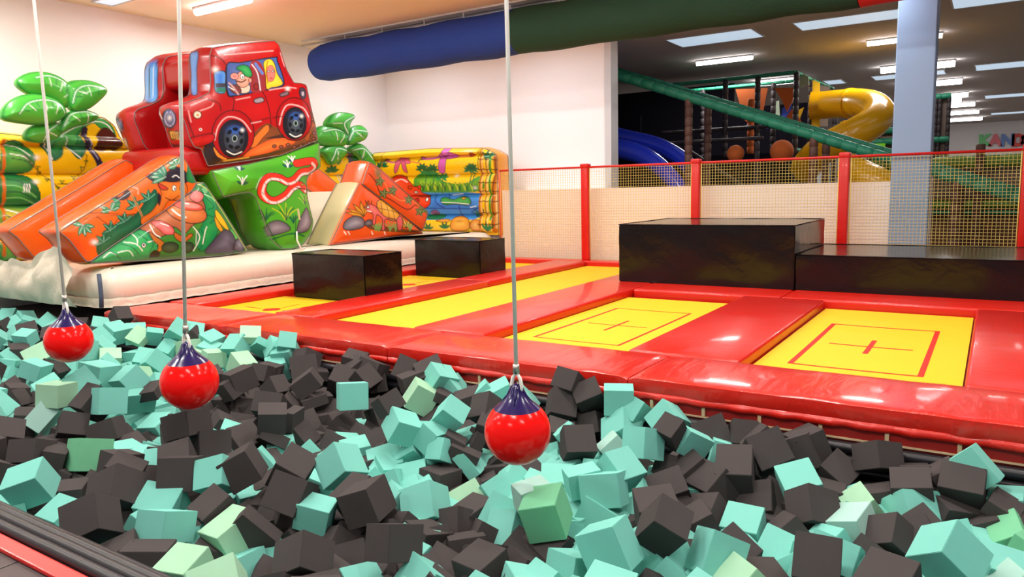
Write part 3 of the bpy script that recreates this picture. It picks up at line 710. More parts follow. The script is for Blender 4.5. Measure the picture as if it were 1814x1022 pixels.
# --- end wall with flamingos, hippo, crocodile and bamboo
def art_back(A):
    A.sheet(540, 180, 3.93)
    A.blob(620, 360, 200, 30, rgb(255, 225, 60), .5)
    A.fill([(540, 830), (900, 820), (1250, 850), (1260, 960), (540, 960)], rgb(252, 214, 40), False)
    # water
    A.fill([(840, 628), (1150, 628), (1250, 640), (1260, 790), (1200, 820), (850, 822)], rgb(60, 150, 225), False, hi=rgb(40, 110, 205))
    for p in ([(930, 640), (940, 700), (1000, 740)], [(1020, 640), (1030, 680)], [(860, 740), (1240, 745)], [(1100, 720), (1110, 790)], [(1180, 770), (1240, 730)]): A.line(p, 1.6, rgb(16, 50, 140))
    for p in ([(900, 780), (980, 800)], [(1180, 735), (1220, 725)], [(1040, 650), (1120, 640)]): A.line(p, 1.4, WH)
    # meadow
    A.fill([(790, 520), (900, 500), (1010, 560), (1140, 570), (1240, 520), (1250, 620), (850, 630), (800, 600)], rgb(60, 150, 40), hi=rgb(150, 200, 40))
    for i in range(26): A.grass(800 + i * 17, 618, 55, (rgb(20, 110, 50), rgb(90, 170, 40), rgb(180, 210, 60))[i % 3], 3, 60, i)
    for (x, y) in ((860, 500), (915, 505), (1170, 480), (1190, 470), (980, 530)): 
        A.line([(x, y), (x + 8, y + 60), (x - 2, y + 110)], 1.8, rgb(60, 120, 60)); A.spray(x, y, 46, 9, rgb(20, 140, 70), (10, 50, 100, 150, 190, -30), None)
    for (x, y) in ((565, 450), (845, 470), (915, 475), (1185, 470)): A.spray(x, y, 44, 9, rgb(20, 110, 50), (0, 35, 70, 110, 150, 185), DG)
    # flamingos
    PK = rgb(224, 90, 130); PK2 = rgb(200, 70, 120)
    A.line([(585, 410), (640, 425), (690, 405)], 3.0, PK2); A.ell(590, 408, 12, 8, PK, edge=INK)
    A.fill([(650, 420), (690, 392), (740, 400), (760, 430), (700, 432)], PK, edge=INK, ew=.8); A.line([(740, 415), (835, 430)], 1.8, rgb(220, 90, 60))
    A.fill([(660, 425), (690, 420), (675, 480), (650, 498)], PK, edge=INK, ew=.8); A.fill([(700, 420), (725, 425), (742, 495), (715, 480)], PK, edge=INK, ew=.8)
    A.line([(575, 405), (560, 425)], 1.6, INK); A.line([(835, 400), (900, 398), (960, 385)], 3.6, rgb(200, 90, 190)); A.ell(838, 395, 14, 10, rgb(200, 90, 190), edge=INK)
    A.line([(825, 398), (815, 420)], 1.8, INK)
    A.fill([(950, 385), (1000, 350), (1070, 365), (1090, 385), (1010, 400)], rgb(210, 96, 190), edge=INK, ew=.8)
    A.fill([(975, 320), (1020, 318), (1020, 370), (985, 375)], rgb(216, 110, 196), edge=INK, ew=.8); A.fill([(965, 395), (1005, 395), (1000, 490), (960, 488)], rgb(206, 90, 180), edge=INK, ew=.8)
    A.line([(1085, 380), (1180, 380)], 2.6, rgb(226, 110, 90)); A.ell(1180, 370, 18, 12, rgb(216, 70, 50), edge=INK)
    # hippo
    HR = rgb(226, 52, 24)
    A.fill([(600, 560), (640, 520), (700, 512), (760, 560), (790, 590), (830, 590), (840, 630), (890, 660), (900, 710), (860, 740), (790, 715), (740, 660), (640, 620)], HR, edge=INK, ew=1.2, hi=rgb(250, 90, 50))
    A.line([(640, 570), (690, 540), (740, 560)], 1.8, WH, a=.8); A.ell(760, 598, 14, 12, HR, edge=INK); A.ell(826, 594, 12, 12, HR, edge=INK)
    A.ell(800, 630, 12, 8, WH, edge=INK); A.ell(802, 632, 3, 3, INK); A.ell(806, 690, 16, 20, rgb(180, 30, 20), edge=INK); A.ell(875, 680, 10, 14, WH, edge=INK); A.line([(780, 650), (830, 660), (890, 655)], 1.4, INK)
    # crocodile
    A.fill([(970, 680), (1000, 665), (1060, 680), (1110, 660), (1160, 665), (1185, 700), (1160, 720), (1080, 712), (1000, 716)], rgb(30, 140, 60), edge=INK, ew=1.2, hi=rgb(80, 180, 70))
    A.ell(1130, 672, 14, 10, rgb(240, 180, 30), edge=INK); A.ell(1132, 672, 4, 5, INK); A.line([(980, 700), (1060, 702), (1170, 712)], 1.2, WH)
    # lily, rocks
    A.fill([(870, 795), (940, 780), (1000, 795), (960, 815), (890, 815)], rgb(20, 130, 80), edge=DG); A.spray(930, 785, 38, 10, rgb(150, 80, 150), (30, 60, 90, 120, 150), INK)
    A.fill([(1040, 860), (1060, 810), (1110, 795), (1165, 820), (1170, 880), (1110, 900), (1050, 895)], rgb(230, 150, 30), edge=rgb(110, 50, 10), hi=rgb(255, 210, 90))
    A.fill([(1175, 860), (1190, 825), (1230, 820), (1250, 850), (1240, 895), (1190, 895)], rgb(226, 130, 30), edge=rgb(110, 50, 10), hi=rgb(255, 220, 130))
    A.fill([(940, 828), (1000, 815), (1040, 822), (1010, 838)], rgb(226, 160, 60), edge=rgb(110, 50, 10)); A.blob(1100, 830, 30, 12, rgb(160, 80, 20), .5)
    A.spray(880, 885, 44, 7, rgb(30, 130, 50), (20, 60, 100, 150), DG); A.spray(1000, 880, 44, 8, rgb(30, 130, 50), (30, 70, 110, 150), DG); A.spray(1240, 800, 60, 9, rgb(30, 120, 110), (60, 90, 120, 150), NV)
    # bamboo
    for x0, c in ((1245, rgb(226, 150, 30)), (1285, rgb(240, 190, 60)), (1330, rgb(214, 130, 30))):
        A.line([(x0, 300), (x0 + 12, 480), (x0 + 4, 640), (x0 + 8, 900)], 6.5, c, a=1); A.line([(x0 - 5, 310), (x0 + 4, 480), (x0 - 4, 640), (x0, 880)], 1.2, rgb(110, 50, 14)); A.line([(x0 + 7, 310), (x0 + 18, 480), (x0 + 10, 640), (x0 + 14, 880)], 1.2, rgb(255, 230, 150))
        for y in (400, 470, 560, 620, 690, 770, 850): A.line([(x0 - 12, y), (x0 + 5, y + 6), (x0 + 26, y - 2)], 1.6, rgb(90, 40, 14))
    A.line([(1315, 320), (1312, 560), (1316, 820)], 3.4, rgb(60, 150, 40)); A.spray(1285, 400, 60, 8, rgb(20, 110, 40), (60, 90, 40, 120), DG); A.spray(1310, 330, 46, 7, rgb(20, 110, 40), (30, 70, 140, 180), DG)
    A.spray(1290, 900, 60, 8, rgb(40, 150, 60), (60, 90, 120, 40), DG)
    A.line([(1225, 305), (1235, 480)], 1.2, INK); A.line([(560, 345), (565, 500)], 1.4, rgb(180, 120, 10))
    A.blob(1075, 515, 14, 12, WH, .9); A.blob(1212, 600, 14, 12, WH, .9); A.blob(1160, 345, 40, 8, WH, .5)
    return A
xr = at(881, 340, 1, 13.5)[0]; xr2 = at(857, 340, 1, 13.5)[0]
inflated('end_cushion', (0, 0, 1), [(-12.75, .60), (-12.75, 2.50), (-11, 2.52), (xr2, 2.46), (xr2 + .14, 2.42), (xr, 2.30), (xr, .55)], frame_back(13.52), .45, bulge=.02, bw=.05, res=.0145, art=art_back, base=YEL, rim=rgb(226, 150, 40), parent=CA, raw=True, hfun=rows([.62, 1.0, 1.45, 1.9, 2.32, 2.56]), rimb=.03)['label'] = 'yellow end cushion with painted flamingos, hippo, crocodile and bamboo'

# --- palm crowns: separate air-filled leaves
def palm(sheet, leaves, x0, name='palm_leaf'):
    for i, (P, vein, dx, lab) in enumerate(leaves):
        def art(A, P=P, vein=vein):
            A.sheet(*sheet)
            A.line(vein, 4.6 / 1, rgb(10, 110, 80), a=.75, soft=1.6); A.line(vein, 1.7, rgb(210, 250, 215))
            v = catmull(vein, 4, False); 
            for j in range(2, len(v) - 1, 2):
                t = v[j] - v[j - 1]; t /= np.linalg.norm(t) + 1e-9; nv = np.array([-t[1], t[0]])
                if nv[1] < 0: nv = -nv
                L = 34 if j % 4 else 60
                A.line([v[j] + nv * 14, v[j] + nv * (14 + L) + t * 8], 1.6, WH if j % 4 == 0 else rgb(10, 100, 70), False, .75)
            A.line(P + [P[0]], 3.2, rgb(14, 104, 50), a=.7, soft=1.5)
            return A
        inflated(name, sheet, P, frame_side(x0 + dx), .12, bulge=.10, bw=.10, res=.013, art=art, base=rgb(70, 178, 58), rim=rgb(70, 170, 60), parent=CA, smooth=True, rimb=.01, K=4, piping=False)
palm((0, 40, 3.93), [
    ([(175, 800), (205, 735), (290, 700), (380, 690), (440, 720), (420, 790), (330, 830), (240, 830)], [(300, 830), (320, 760), (410, 700)], 0.02, ''),
    ([(425, 765), (440, 670), (500, 618), (600, 608), (695, 650), (620, 700), (520, 725)], [(440, 720), (490, 640), (600, 622), (680, 650)], .10, ''),
    ([(118, 412), (180, 360), (300, 342), (420, 378), (495, 450), (510, 560), (450, 590), (390, 550), (310, 510), (220, 500), (150, 460)], [(240, 385), (330, 372), (430, 410), (495, 480), (485, 570)], .06, ''),
    ([(470, 430), (540, 402), (650, 410), (752, 467), (700, 540), (610, 605), (520, 615), (480, 560)], [(500, 560), (520, 475), (600, 440), (735, 465)], .12, ''),
    ([(18, 668), (35, 590), (120, 520), (240, 498), (370, 525), (455, 590), (455, 650), (380, 695), (270, 708), (130, 695)], [(120, 640), (180, 565), (300, 540), (400, 565), (445, 630)], .16, '')], -12.42)
palm((540, 180, 3.93), [
    ([(105, 350), (150, 315), (240, 300), (300, 340), (260, 400), (190, 440), (150, 380)], [(280, 340), (210, 330), (180, 410)], .0, ''),
    ([(310, 330), (370, 290), (430, 320), (480, 400), (495, 455), (430, 430), (370, 370)], [(330, 340), (400, 330), (460, 400)], .0, ''),
    ([(60, 260), (80, 190), (160, 165), (240, 185), (300, 240), (290, 300), (200, 310), (110, 300)], [(120, 210), (200, 195), (270, 220), (300, 275)], .03, ''),
    ([(150, 165), (190, 95), (270, 75), (352, 98), (320, 150), (300, 240), (240, 190)], [(300, 230), (260, 150), (335, 105)], .06, ''),
    ([(300, 250), (320, 190), (390, 165), (440, 210), (425, 260), (360, 290), (310, 300)], [(305, 270), (335, 205), (430, 210)], .09, '')], -12.42)

# --- rails of the front slide and the painted wedge
XS = -10.0
S3 = (0, 250, 3.298)
def art_rail(A):
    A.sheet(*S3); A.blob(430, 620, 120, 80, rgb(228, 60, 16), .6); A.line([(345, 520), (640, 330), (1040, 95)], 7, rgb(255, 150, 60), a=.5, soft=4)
    lf = (rgb(20, 96, 66), rgb(60, 150, 100))
    A.spray(700, 360, 58, 13, lf[1], (150, 185, 215), DG); A.spray(640, 405, 60, 13, lf[1], (20, 60, 160, 190), DG, WH); A.spray(480, 490, 70, 15, lf[1], (-10, -45, -80, -115, 170), DG, WH)
    A.line([(345, 500), (430, 430), (560, 420), (760, 430), (800, 425)], 1.4, rgb(120, 60, 20)); A.line([(390, 505), (470, 460), (600, 440), (790, 430)], 1.4, rgb(160, 90, 30)); A.line([(560, 440), (640, 490), (700, 440), (780, 425)], 1.2, INK)
    A.fill([(560, 640), (570, 580), (640, 500), (720, 470), (790, 420), (850, 340), (900, 280), (920, 380), (880, 440), (800, 520), (700, 580), (600, 670)], rgb(14, 84, 60), hi=rgb(40, 130, 90), edge=DG)
    for (x, y) in ((640, 520), (720, 470), (780, 380), (600, 590), (860, 340)): A.spray(x, y, 60, 13, rgb(24, 110, 80), (40, 90, 140, 200), DG, rgb(150, 220, 190))
    A.line([(750, 290), (790, 370), (825, 440)], 3.4, rgb(206, 150, 90)); A.line([(750, 290), (790, 370), (825, 440)], .9, INK)
    A.fill([(665, 325), (700, 325), (725, 300), (745, 288), (758, 300), (745, 330), (710, 345), (680, 338)], rgb(50, 40, 50), edge=INK)
    A.line([(625, 345), (620, 310), (660, 290)], 1.6, rgb(255, 190, 170)); A.line([(770, 265), (800, 280), (800, 310)], 1.6, rgb(255, 190, 170)); A.blob(580, 372, 22, 16, WH, .9); A.blob(545, 590, 22, 16, WH, .9)
    # dark maned animal looking out of the leaves
    A.fill([(860, 210), (900, 180), (960, 190), (1010, 150), (1070, 170), (1100, 220), (1060, 250), (960, 250), (900, 240)], rgb(40, 34, 50), edge=INK)
    A.spray(960, 210, 90, 16, rgb(60, 150, 120), (100, 130, 160, 180, 205), DG, WH); A.spray(1030, 140, 60, 14, rgb(60, 150, 100), (60, 110, 160, 200), DG, WH)
    A.fill([(915, 250), (950, 235), (1000, 240), (1060, 235), (1090, 270), (1085, 320), (1040, 345), (980, 350), (940, 420), (900, 440), (860, 470), (830, 490), (820, 450), (880, 410), (930, 330), (930, 290)], rgb(214, 110, 40), edge=INK, hi=rgb(240, 150, 60))
    A.fill([(915, 250), (940, 255), (975, 280), (940, 285)], rgb(200, 60, 40), edge=INK); A.ell(1010, 275, 13, 17, WH, edge=INK); A.ell(1014, 278, 4, 6, INK); A.ell(1052, 275, 10, 14, rgb(235, 190, 90), edge=INK); A.ell(1050, 278, 3, 5, INK)
    A.line([(960, 330), (1000, 345), (1040, 320)], 1.4, INK); A.fill([(915, 300), (935, 330), (925, 380), (915, 350)], rgb(40, 34, 50)); A.line([(1000, 210), (1020, 200), (1040, 215)], 1.6, WH)
    A.fill([(1085, 230), (1100, 120), (1130, 160), (1145, 240)], rgb(20, 110, 60), hi=rgb(40, 150, 70))
    return A
def art_wedge(A):
    A.sheet(*S3); GG = rgb(18, 120, 70)
    A.fill([(480, 730), (640, 600), (820, 490), (960, 400), (1140, 240), (1230, 230), (1460, 660), (1100, 700), (500, 740)], rgb(30, 120, 50), False, hi=rgb(80, 150, 50))
    A.fill([(520, 715), (640, 615), (800, 520), (880, 560), (910, 640), (880, 680), (700, 700), (560, 720)], rgb(28, 160, 90), hi=rgb(60, 190, 100), edge=DG)
    for p in ([(720, 590), (780, 600), (820, 640)], [(760, 530), (790, 570), (790, 600)], [(680, 650), (740, 640), (770, 670)], [(850, 590), (890, 580), (900, 600)], [(600, 680), (640, 650), (670, 665)]): A.line(p, 2.0, WH, a=.85)
    for p in ([(700, 600), (760, 620), (800, 660)], [(800, 540), (850, 580)], [(640, 640), (700, 690)], [(850, 540), (880, 600), (860, 650)]): A.line(p, 1.4, DG)
    A.ell(825, 608, 13, 14, WH, edge=INK); A.ell(825, 606, 6, 7, INK)
    A.fill([(1180, 300), (1230, 300), (1260, 380), (1240, 440), (1260, 500), (1220, 600), (1160, 640), (1130, 560), (1180, 450), (1170, 360)], rgb(20, 140, 80), hi=rgb(50, 170, 80), edge=DG)
    for p in ([(1190, 330), (1240, 380), (1200, 400)], [(1190, 430), (1240, 450), (1210, 480)], [(1160, 520), (1180, 580), (1150, 640)]): A.line(p, 1.5, DG)
    A.line([(1180, 310), (1230, 330), (1250, 350)], 1.8, rgb(170, 230, 170)); A.line([(1170, 600), (1180, 530), (1190, 500)], 1.6, WH)
    A.fill([(1250, 400), (1300, 460), (1330, 530), (1300, 510), (1250, 450)], rgb(240, 190, 30), edge=rgb(90, 80, 10)); A.fill([(1240, 440), (1280, 500), (1290, 540), (1250, 500)], rgb(230, 160, 30), edge=rgb(90, 80, 10)); A.fill([(1335, 510), (1370, 540), (1400, 600), (1360, 570)], rgb(90, 190, 80), edge=DG)
    # brown animal with a big round snout
    BR = rgb(196, 106, 50)
    A.fill([(815, 500), (900, 430), (1000, 370), (1080, 320), (1130, 300), (1180, 370), (1170, 440), (1100, 500), (1060, 540), (1000, 500), (960, 545), (900, 560), (850, 530)], rgb(170, 96, 60), edge=INK, ew=1.4, hi=rgb(210, 130, 80))
    A.ell(1080, 415, 115, 62, BR, .25, edge=INK, ew=1.6, hi=rgb(240, 150, 90)); A.ell(1090, 378, 82, 26, rgb(224, 90, 70), .15, edge=INK); A.ell(1100, 376, 52, 15, rgb(244, 150, 140), .15)
    A.line([(1000, 400), (1030, 430), (1070, 445)], 3, WH, a=.9); A.fill([(880, 475), (930, 465), (990, 500), (1000, 540), (950, 545), (920, 520)], rgb(240, 84, 84), edge=INK, hi=rgb(255, 150, 150)); A.line([(930, 480), (970, 495)], 1.8, WH)
    A.fill([(1100, 330), (1130, 290), (1165, 300), (1175, 330), (1140, 360)], rgb(226, 110, 110), edge=INK, hi=rgb(250, 160, 150)); A.line([(1070, 330), (1060, 360), (1090, 365)], 2.2, WH); A.ell(1190, 285, 22, 22, rgb(110, 190, 130), edge=DG)
    A.fill([(860, 530), (900, 560), (930, 580), (945, 600), (930, 640), (905, 650), (910, 610), (880, 580)], rgb(190, 110, 40), edge=INK); A.fill([(1000, 530), (1060, 560), (1090, 540), (1110, 550), (1060, 590), (1010, 570)], rgb(190, 100, 40), edge=INK)
    A.fill([(865, 660), (890, 635), (925, 650), (915, 685), (875, 685)], INK); A.line([(870, 490), (890, 540), (920, 560)], 1.8, WH)
    for x, y, r in ((980, 620, 50), (1085, 620, 36)): A.ell(x, y, r, 32, rgb(40, 60, 46), edge=INK, hi=rgb(80, 100, 70))
    A.line([(1110, 500), (1150, 560), (1120, 640)], 1.8, WH, a=.8); A.line([(1130, 520), (1130, 600)], 1.6, WH, a=.6)
    # rocks
    A.fill([(1190, 650), (1230, 580), (1290, 520), (1340, 530), (1365, 580), (1360, 650), (1280, 665)], rgb(70, 66, 84), edge=INK, hi=rgb(130, 130, 150)); A.fill([(1355, 630), (1365, 580), (1400, 570), (1425, 610), (1410, 645)], rgb(66, 62, 80), edge=INK, hi=rgb(150, 150, 170))
    A.blob(1000, 680, 300, 20, rgb(60, 60, 40), .7); A.line([(520, 712), (900, 685), (1440, 650)], 2.4, rgb(80, 110, 40))
    A.line([(1140, 240), (1220, 290), (1440, 640)], 1.6, rgb(190, 200, 90), False)
    return A
rail = [(345, 530), (430, 475), (560, 395), (800, 245), (1000, 112), (1045, 88), (1085, 112), (1148, 246), (1120, 290), (960, 405), (800, 515), (640, 622), (525, 706), (500, 700), (400, 572)]
def rail_piece(x0, art, lab):
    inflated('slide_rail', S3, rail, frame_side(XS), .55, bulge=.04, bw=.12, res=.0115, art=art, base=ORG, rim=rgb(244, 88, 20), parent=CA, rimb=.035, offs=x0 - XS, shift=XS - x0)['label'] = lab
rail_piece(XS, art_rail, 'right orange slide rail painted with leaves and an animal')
rail_piece(-11.38, None, 'left plain orange slide rail')
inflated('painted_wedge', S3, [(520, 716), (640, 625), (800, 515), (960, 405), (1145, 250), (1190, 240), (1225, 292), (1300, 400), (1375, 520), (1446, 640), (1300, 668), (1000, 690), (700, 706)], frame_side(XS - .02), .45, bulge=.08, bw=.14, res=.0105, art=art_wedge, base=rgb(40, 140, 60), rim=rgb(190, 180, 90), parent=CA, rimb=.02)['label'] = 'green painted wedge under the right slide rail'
# slide surface between the rails, and its crest under the car
p0, p1, p2 = at(102, 470, 0, XS)[1:], at(300, 310, 0, XS)[1:], at(322, 300, 0, XS)[1:]
b = MB(); xa, xb = -11.40, -10.52
prof = [(p0[0] + 1.1, .62), (p1[0], p1[1] - .12), (p2[0] + .3, p2[1] - .05), (p2[0] + .5, 1.9), (p2[0] + .5, .62)]
b.add([(x, y, z) for x in (xa, xb) for (y, z) in prof], [(0, 5, 6, 1), (1, 6, 7, 2), (2, 7, 8, 3), (3, 8, 9, 4), (0, 1, 2, 3, 4), (9, 8, 7, 6, 5)])
b.build('slide_surface', M['orange'], CA)['label'] = 'orange slide surface between the rails'

# --- green arch carrying the car
S4 = (300, 240, 4.26)
def art_arch(A):
    A.sheet(*S4); G2 = rgb(110, 196, 50)
    A.blob(420, 320, 120, 60, rgb(110, 210, 60), .6); A.blob(700, 260, 200, 40, rgb(60, 140, 40), .5)
    for (x, y, L) in ((520, 260, 60), (530, 370, 70), (870, 240, 60), (910, 200, 50)): A.spray(x, y, L * .7, 8, rgb(10, 100, 90), (20, 60, 100, 150), NV); A.grass(x, y, L, WH, 3, 80, int(x))
    A.line([(350, 470), (640, 400), (700, 380)], 1.3, rgb(60, 90, 60), False)
    # snake
    SN = [(1010, 408), (960, 375), (900, 395), (850, 450), (780, 490), (720, 480), (680, 420), (690, 350), (730, 315), (800, 320), (860, 350), (920, 330), (970, 280), (1050, 265), (1080, 225), (1050, 195), (940, 212)]
    A.line([(640, 400), (660, 330), (730, 285), (800, 290)], 1.4, WH, a=.7); A.line([(1060, 175), (1105, 200), (1095, 250)], 1.4, WH, a=.7)
    A.line(SN, 15, INK); A.line(SN, 12.6, rgb(236, 56, 40)); A.line([(x + 8, y + 16) for x, y in SN[:-1]], 4.2, rgb(240, 230, 230), a=.95)
    for i in range(1, 12): x, y = SN[i]; A.line([(x + 2, y + 8), (x + 14, y + 24)], .9, INK, False)
    A.line([(1000, 400), (970, 372)], 8, rgb(236, 56, 40), False); A.ell(985, 372, 12, 8, YEL, edge=INK); A.ell(987, 372, 3, 4, INK); A.line([(1018, 408), (975, 400), (930, 395)], 1.6, INK)
    for (x, y, L, c) in ((850, 640, 130, rgb(196, 210, 50)), (1000, 520, 80, rgb(170, 220, 80)), (720, 640, 90, rgb(20, 120, 60)), (905, 660, 70, rgb(20, 130, 70))): A.grass(x, y, L, c, 5, 110, int(L)); A.grass(x + 4, y, L * .8, DG, 3, 90, int(x))
    A.fill([(725, 700), (740, 660), (790, 640), (850, 660), (888, 705), (850, 730), (760, 758), (735, 740)], rgb(96, 92, 104), edge=INK, hi=rgb(170, 166, 176)); A.fill([(935, 720), (950, 650), (985, 580), (1020, 545), (1050, 600), (1062, 660), (1030, 715), (970, 735)], rgb(96, 88, 100), edge=INK, hi=rgb(180, 172, 184))
    A.line([(760, 790), (850, 750), (930, 740), (1000, 760)], 3, rgb(20, 110, 60)); A.line([(945, 560), (955, 630)], 3.5, rgb(210, 196, 150), False); A.line([(925, 600), (925, 780)], 1.2, DG)
    A.line([(690, 560), (740, 690), (800, 800), (850, 850)], 1.3, rgb(40, 90, 40)); A.line([(1140, 250), (1040, 300), (1030, 400), (1060, 560), (1083, 650)], 1.8, rgb(50, 100, 50))
    return A
arch = [(320, 268), (480, 236), (600, 215), (760, 175), (900, 128), (1000, 95), (1130, 55), (1140, 240), (1060, 290), (1035, 340), (1040, 460), (1062, 560), (1085, 650), (1070, 740), (1010, 820), (930, 856), (850, 856), (780, 800), (735, 720), (700, 600), (655, 470), (610, 428), (540, 435), (410, 463), (360, 360)]
inflated('arch_cushion', S4, arch, frame_side(XS - .03), .70, bulge=.10, bw=.14, res=.0110, art=art_arch, base=GRN, rim=rgb(70, 160, 36), parent=CA, rimb=.06)['label'] = 'green arch cushion painted with a red snake'
inflated('arch_cushion', S4, arch, frame_side(XS), .5, bulge=.05, res=.05, base=GRN, rim=rgb(60, 146, 34), parent=CA, rimb=.05, offs=-1.3, m='green')['label'] = 'plain green arch cushion on the wall side'
b = MB(); y0, z0 = at(360, 300, 0, XS)[1:]; b.rbox(-11.3, -10.6, y0 + .25, y0 + 2.0, 1.55, 2.25, .1, 4); b.build('arch_bridge', M['green'], CA, True)
yy, zz = at(527, 410, 0, XS + .1)[1:]; yy2, zz2 = at(532, 441, 0, XS + .1)[1:]
b = MB(); b.tube([(XS + .08, yy, zz), (XS + .11, yy - .03, (zz + zz2) / 2), (XS + .12, yy2, zz2), (XS + .12, yy2 + .08, zz2 + .01)], .014, 8); b.build('tie_cord', M['rope'], CA, True)['label'] = 'white tie cord at the foot of the green arch'

# --- red car: two inflated side profiles joined by cushions
S2 = (180, 50, 4.088)
car = [(575, 548), (600, 540), (690, 512), (780, 466), (790, 400), (785, 300), (783, 190), (800, 140), (900, 124), (1050, 108), (1200, 94), (1252, 90), (1285, 120), (1305, 190), (1340, 300), (1392, 396), (1440, 398), (1482, 412), (1495, 470), (1515, 570), (1545, 690), (1566, 810), (1450, 858), (1300, 918), (1100, 952), (920, 978), (770, 998), (742, 930), (722, 872), (672, 862), (640, 800), (610, 700), (566, 600)]
RD2 = rgb(150, 14, 20)
def art_car(A):
    A.sheet(*S2)
    A.blob(1150, 130, 250, 30, rgb(206, 36, 32), .5); A.blob(700, 700, 100, 160, rgb(200, 26, 26), .5); A.blob(1100, 600, 150, 80, rgb(206, 32, 30), .5)
    # mud
    A.fill([(730, 860), (800, 820), (860, 830), (1040, 800), (1090, 760), (1180, 690), (1290, 730), (1480, 690), (1500, 640), (1530, 600), (1580, 800), (1460, 870), (1300, 930), (1100, 965), (760, 1005)], rgb(120, 66, 34), hi=rgb(150, 84, 40))
    A.fill([(735, 860), (800, 830), (840, 920), (860, 960), (770, 990)], rgb(44, 34, 36)); A.fill([(800, 865), (850, 880), (900, 950), (830, 930)], rgb(236, 140, 50)); 
    A.fill([(1040, 860), (1100, 780), (1180, 700), (1200, 740), (1150, 800), (1100, 860)], rgb(224, 120, 44), edge=rgb(80, 36, 20)); A.fill([(1020, 925), (1120, 850), (1240, 800), (1350, 800), (1390, 830), (1260, 880), (1120, 930)], rgb(226, 96, 40), hi=rgb(240, 140, 60)); A.fill([(1170, 800), (1290, 770), (1330, 790), (1240, 800)], rgb(70, 44, 36))
    A.line([(860, 975), (1100, 935), (1280, 895), (1460, 840)], 5, rgb(80, 60, 34)); A.line([(880, 962), (1060, 935)], 2.5, rgb(210, 160, 60)); A.fill([(1210, 935), (1250, 915), (1305, 918), (1290, 940), (1230, 950)], rgb(190, 120, 50), edge=rgb(80, 36, 20))
    for x, y in ((1240, 855), (1290, 860), (1340, 845), (1390, 860), (1440, 850), (1500, 830), (1490, 780), (1530, 760), (1500, 700), (1520, 660), (1530, 800), (1460, 880)): A.ell(x, y, 15, 11, rgb(90, 44, 34), edge=INK, hi=rgb(190, 120, 100))
    A.line([(1480, 800), (1500, 720), (1530, 700)], 6, rgb(190, 96, 40), a=.7)
    # wheels with arches
    for (x, y, rx, ry, hx, hy) in ((940, 800, 108, 136, 950, 800), (1385, 690, 86, 116, 1392, 690)):
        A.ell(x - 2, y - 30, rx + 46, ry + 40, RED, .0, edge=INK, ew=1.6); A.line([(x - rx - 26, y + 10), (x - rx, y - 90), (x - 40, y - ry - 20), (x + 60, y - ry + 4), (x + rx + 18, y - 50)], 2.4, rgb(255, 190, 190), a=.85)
        A.ell(x, y, rx, ry, rgb(26, 28, 40), edge=INK, ew=1.5, hi=rgb(44, 50, 66)); A.ell(x + 6, y, rx * .74, ry * .78, rgb(46, 52, 64), edge=INK, hi=rgb(86, 98, 116))
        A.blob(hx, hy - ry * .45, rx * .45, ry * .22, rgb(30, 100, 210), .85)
        for k in range(7):
            a = k * 2 * math.pi / 7 + .3; A.ell(hx + rx * .48 * math.cos(a), hy + ry * .50 * math.sin(a), rx * .13, ry * .15, rgb(14, 18, 24), a)
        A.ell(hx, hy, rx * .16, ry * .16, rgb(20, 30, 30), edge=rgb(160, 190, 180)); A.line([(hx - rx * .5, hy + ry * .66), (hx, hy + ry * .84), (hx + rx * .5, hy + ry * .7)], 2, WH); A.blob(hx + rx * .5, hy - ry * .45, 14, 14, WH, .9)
    A.line([(560, 860), (640, 800), (700, 790), (800, 765)], 1.6, rgb(255, 170, 170))
    A.fill([(560, 850), (640, 795), (790, 765), (795, 820), (700, 860), (620, 850)], RED, edge=INK, ew=1.4, hi=rgb(210, 40, 36))
    # windows
    A.fill([(893, 268), (1000, 250), (1240, 212), (1262, 240), (1310, 400), (1230, 440), (1150, 455), (950, 492), (900, 470)], rgb(60, 90, 160), edge=INK, ew=2, hi=rgb(110, 130, 180))
    A.fill([(1065, 255), (1120, 240), (1160, 300), (1180, 440), (1080, 470), (1060, 380)], rgb(150, 40, 44), hi=rgb(120, 60, 70)); A.line([(1075, 265), (1115, 330), (1135, 450)], 2.2, rgb(220, 200, 210)); A.line([(1100, 260), (1150, 330)], 5, rgb(90, 120, 190))
    # driver: man with a green cap
    SK = rgb(232, 150, 130)
    A.fill([(930, 420), (990, 470), (1050, 465), (1060, 420), (1020, 410)], rgb(214, 196, 176), edge=INK); A.ell(955, 445, 45, 30, rgb(120, 60, 60), .5, edge=INK)
    A.ell(1010, 370, 52, 62, SK, .1, edge=INK, ew=1.2, hi=rgb(244, 180, 160)); A.ell(948, 350, 30, 24, rgb(244, 170, 160), edge=INK, hi=rgb(240, 80, 80)); A.ell(1005, 352, 15, 20, WH, edge=INK); A.ell(1007, 356, 5, 8, INK); A.line([(965, 385), (1000, 392), (1030, 375)], 2.4, rgb(60, 30, 20)); A.ell(1062, 380, 12, 18, SK, edge=INK)
    A.fill([(960, 295), (1000, 268), (1050, 280), (1075, 330), (1065, 355), (1030, 350), (990, 310)], rgb(30, 140, 70), edge=INK, hi=rgb(70, 180, 100)); A.line([(910, 400), (940, 430), (975, 480)], 3.4, rgb(190, 150, 150)); A.line([(905, 425), (945, 450)], 1.5, WH); A.ell(1105, 425, 18, 22, rgb(140, 40, 40), edge=INK)
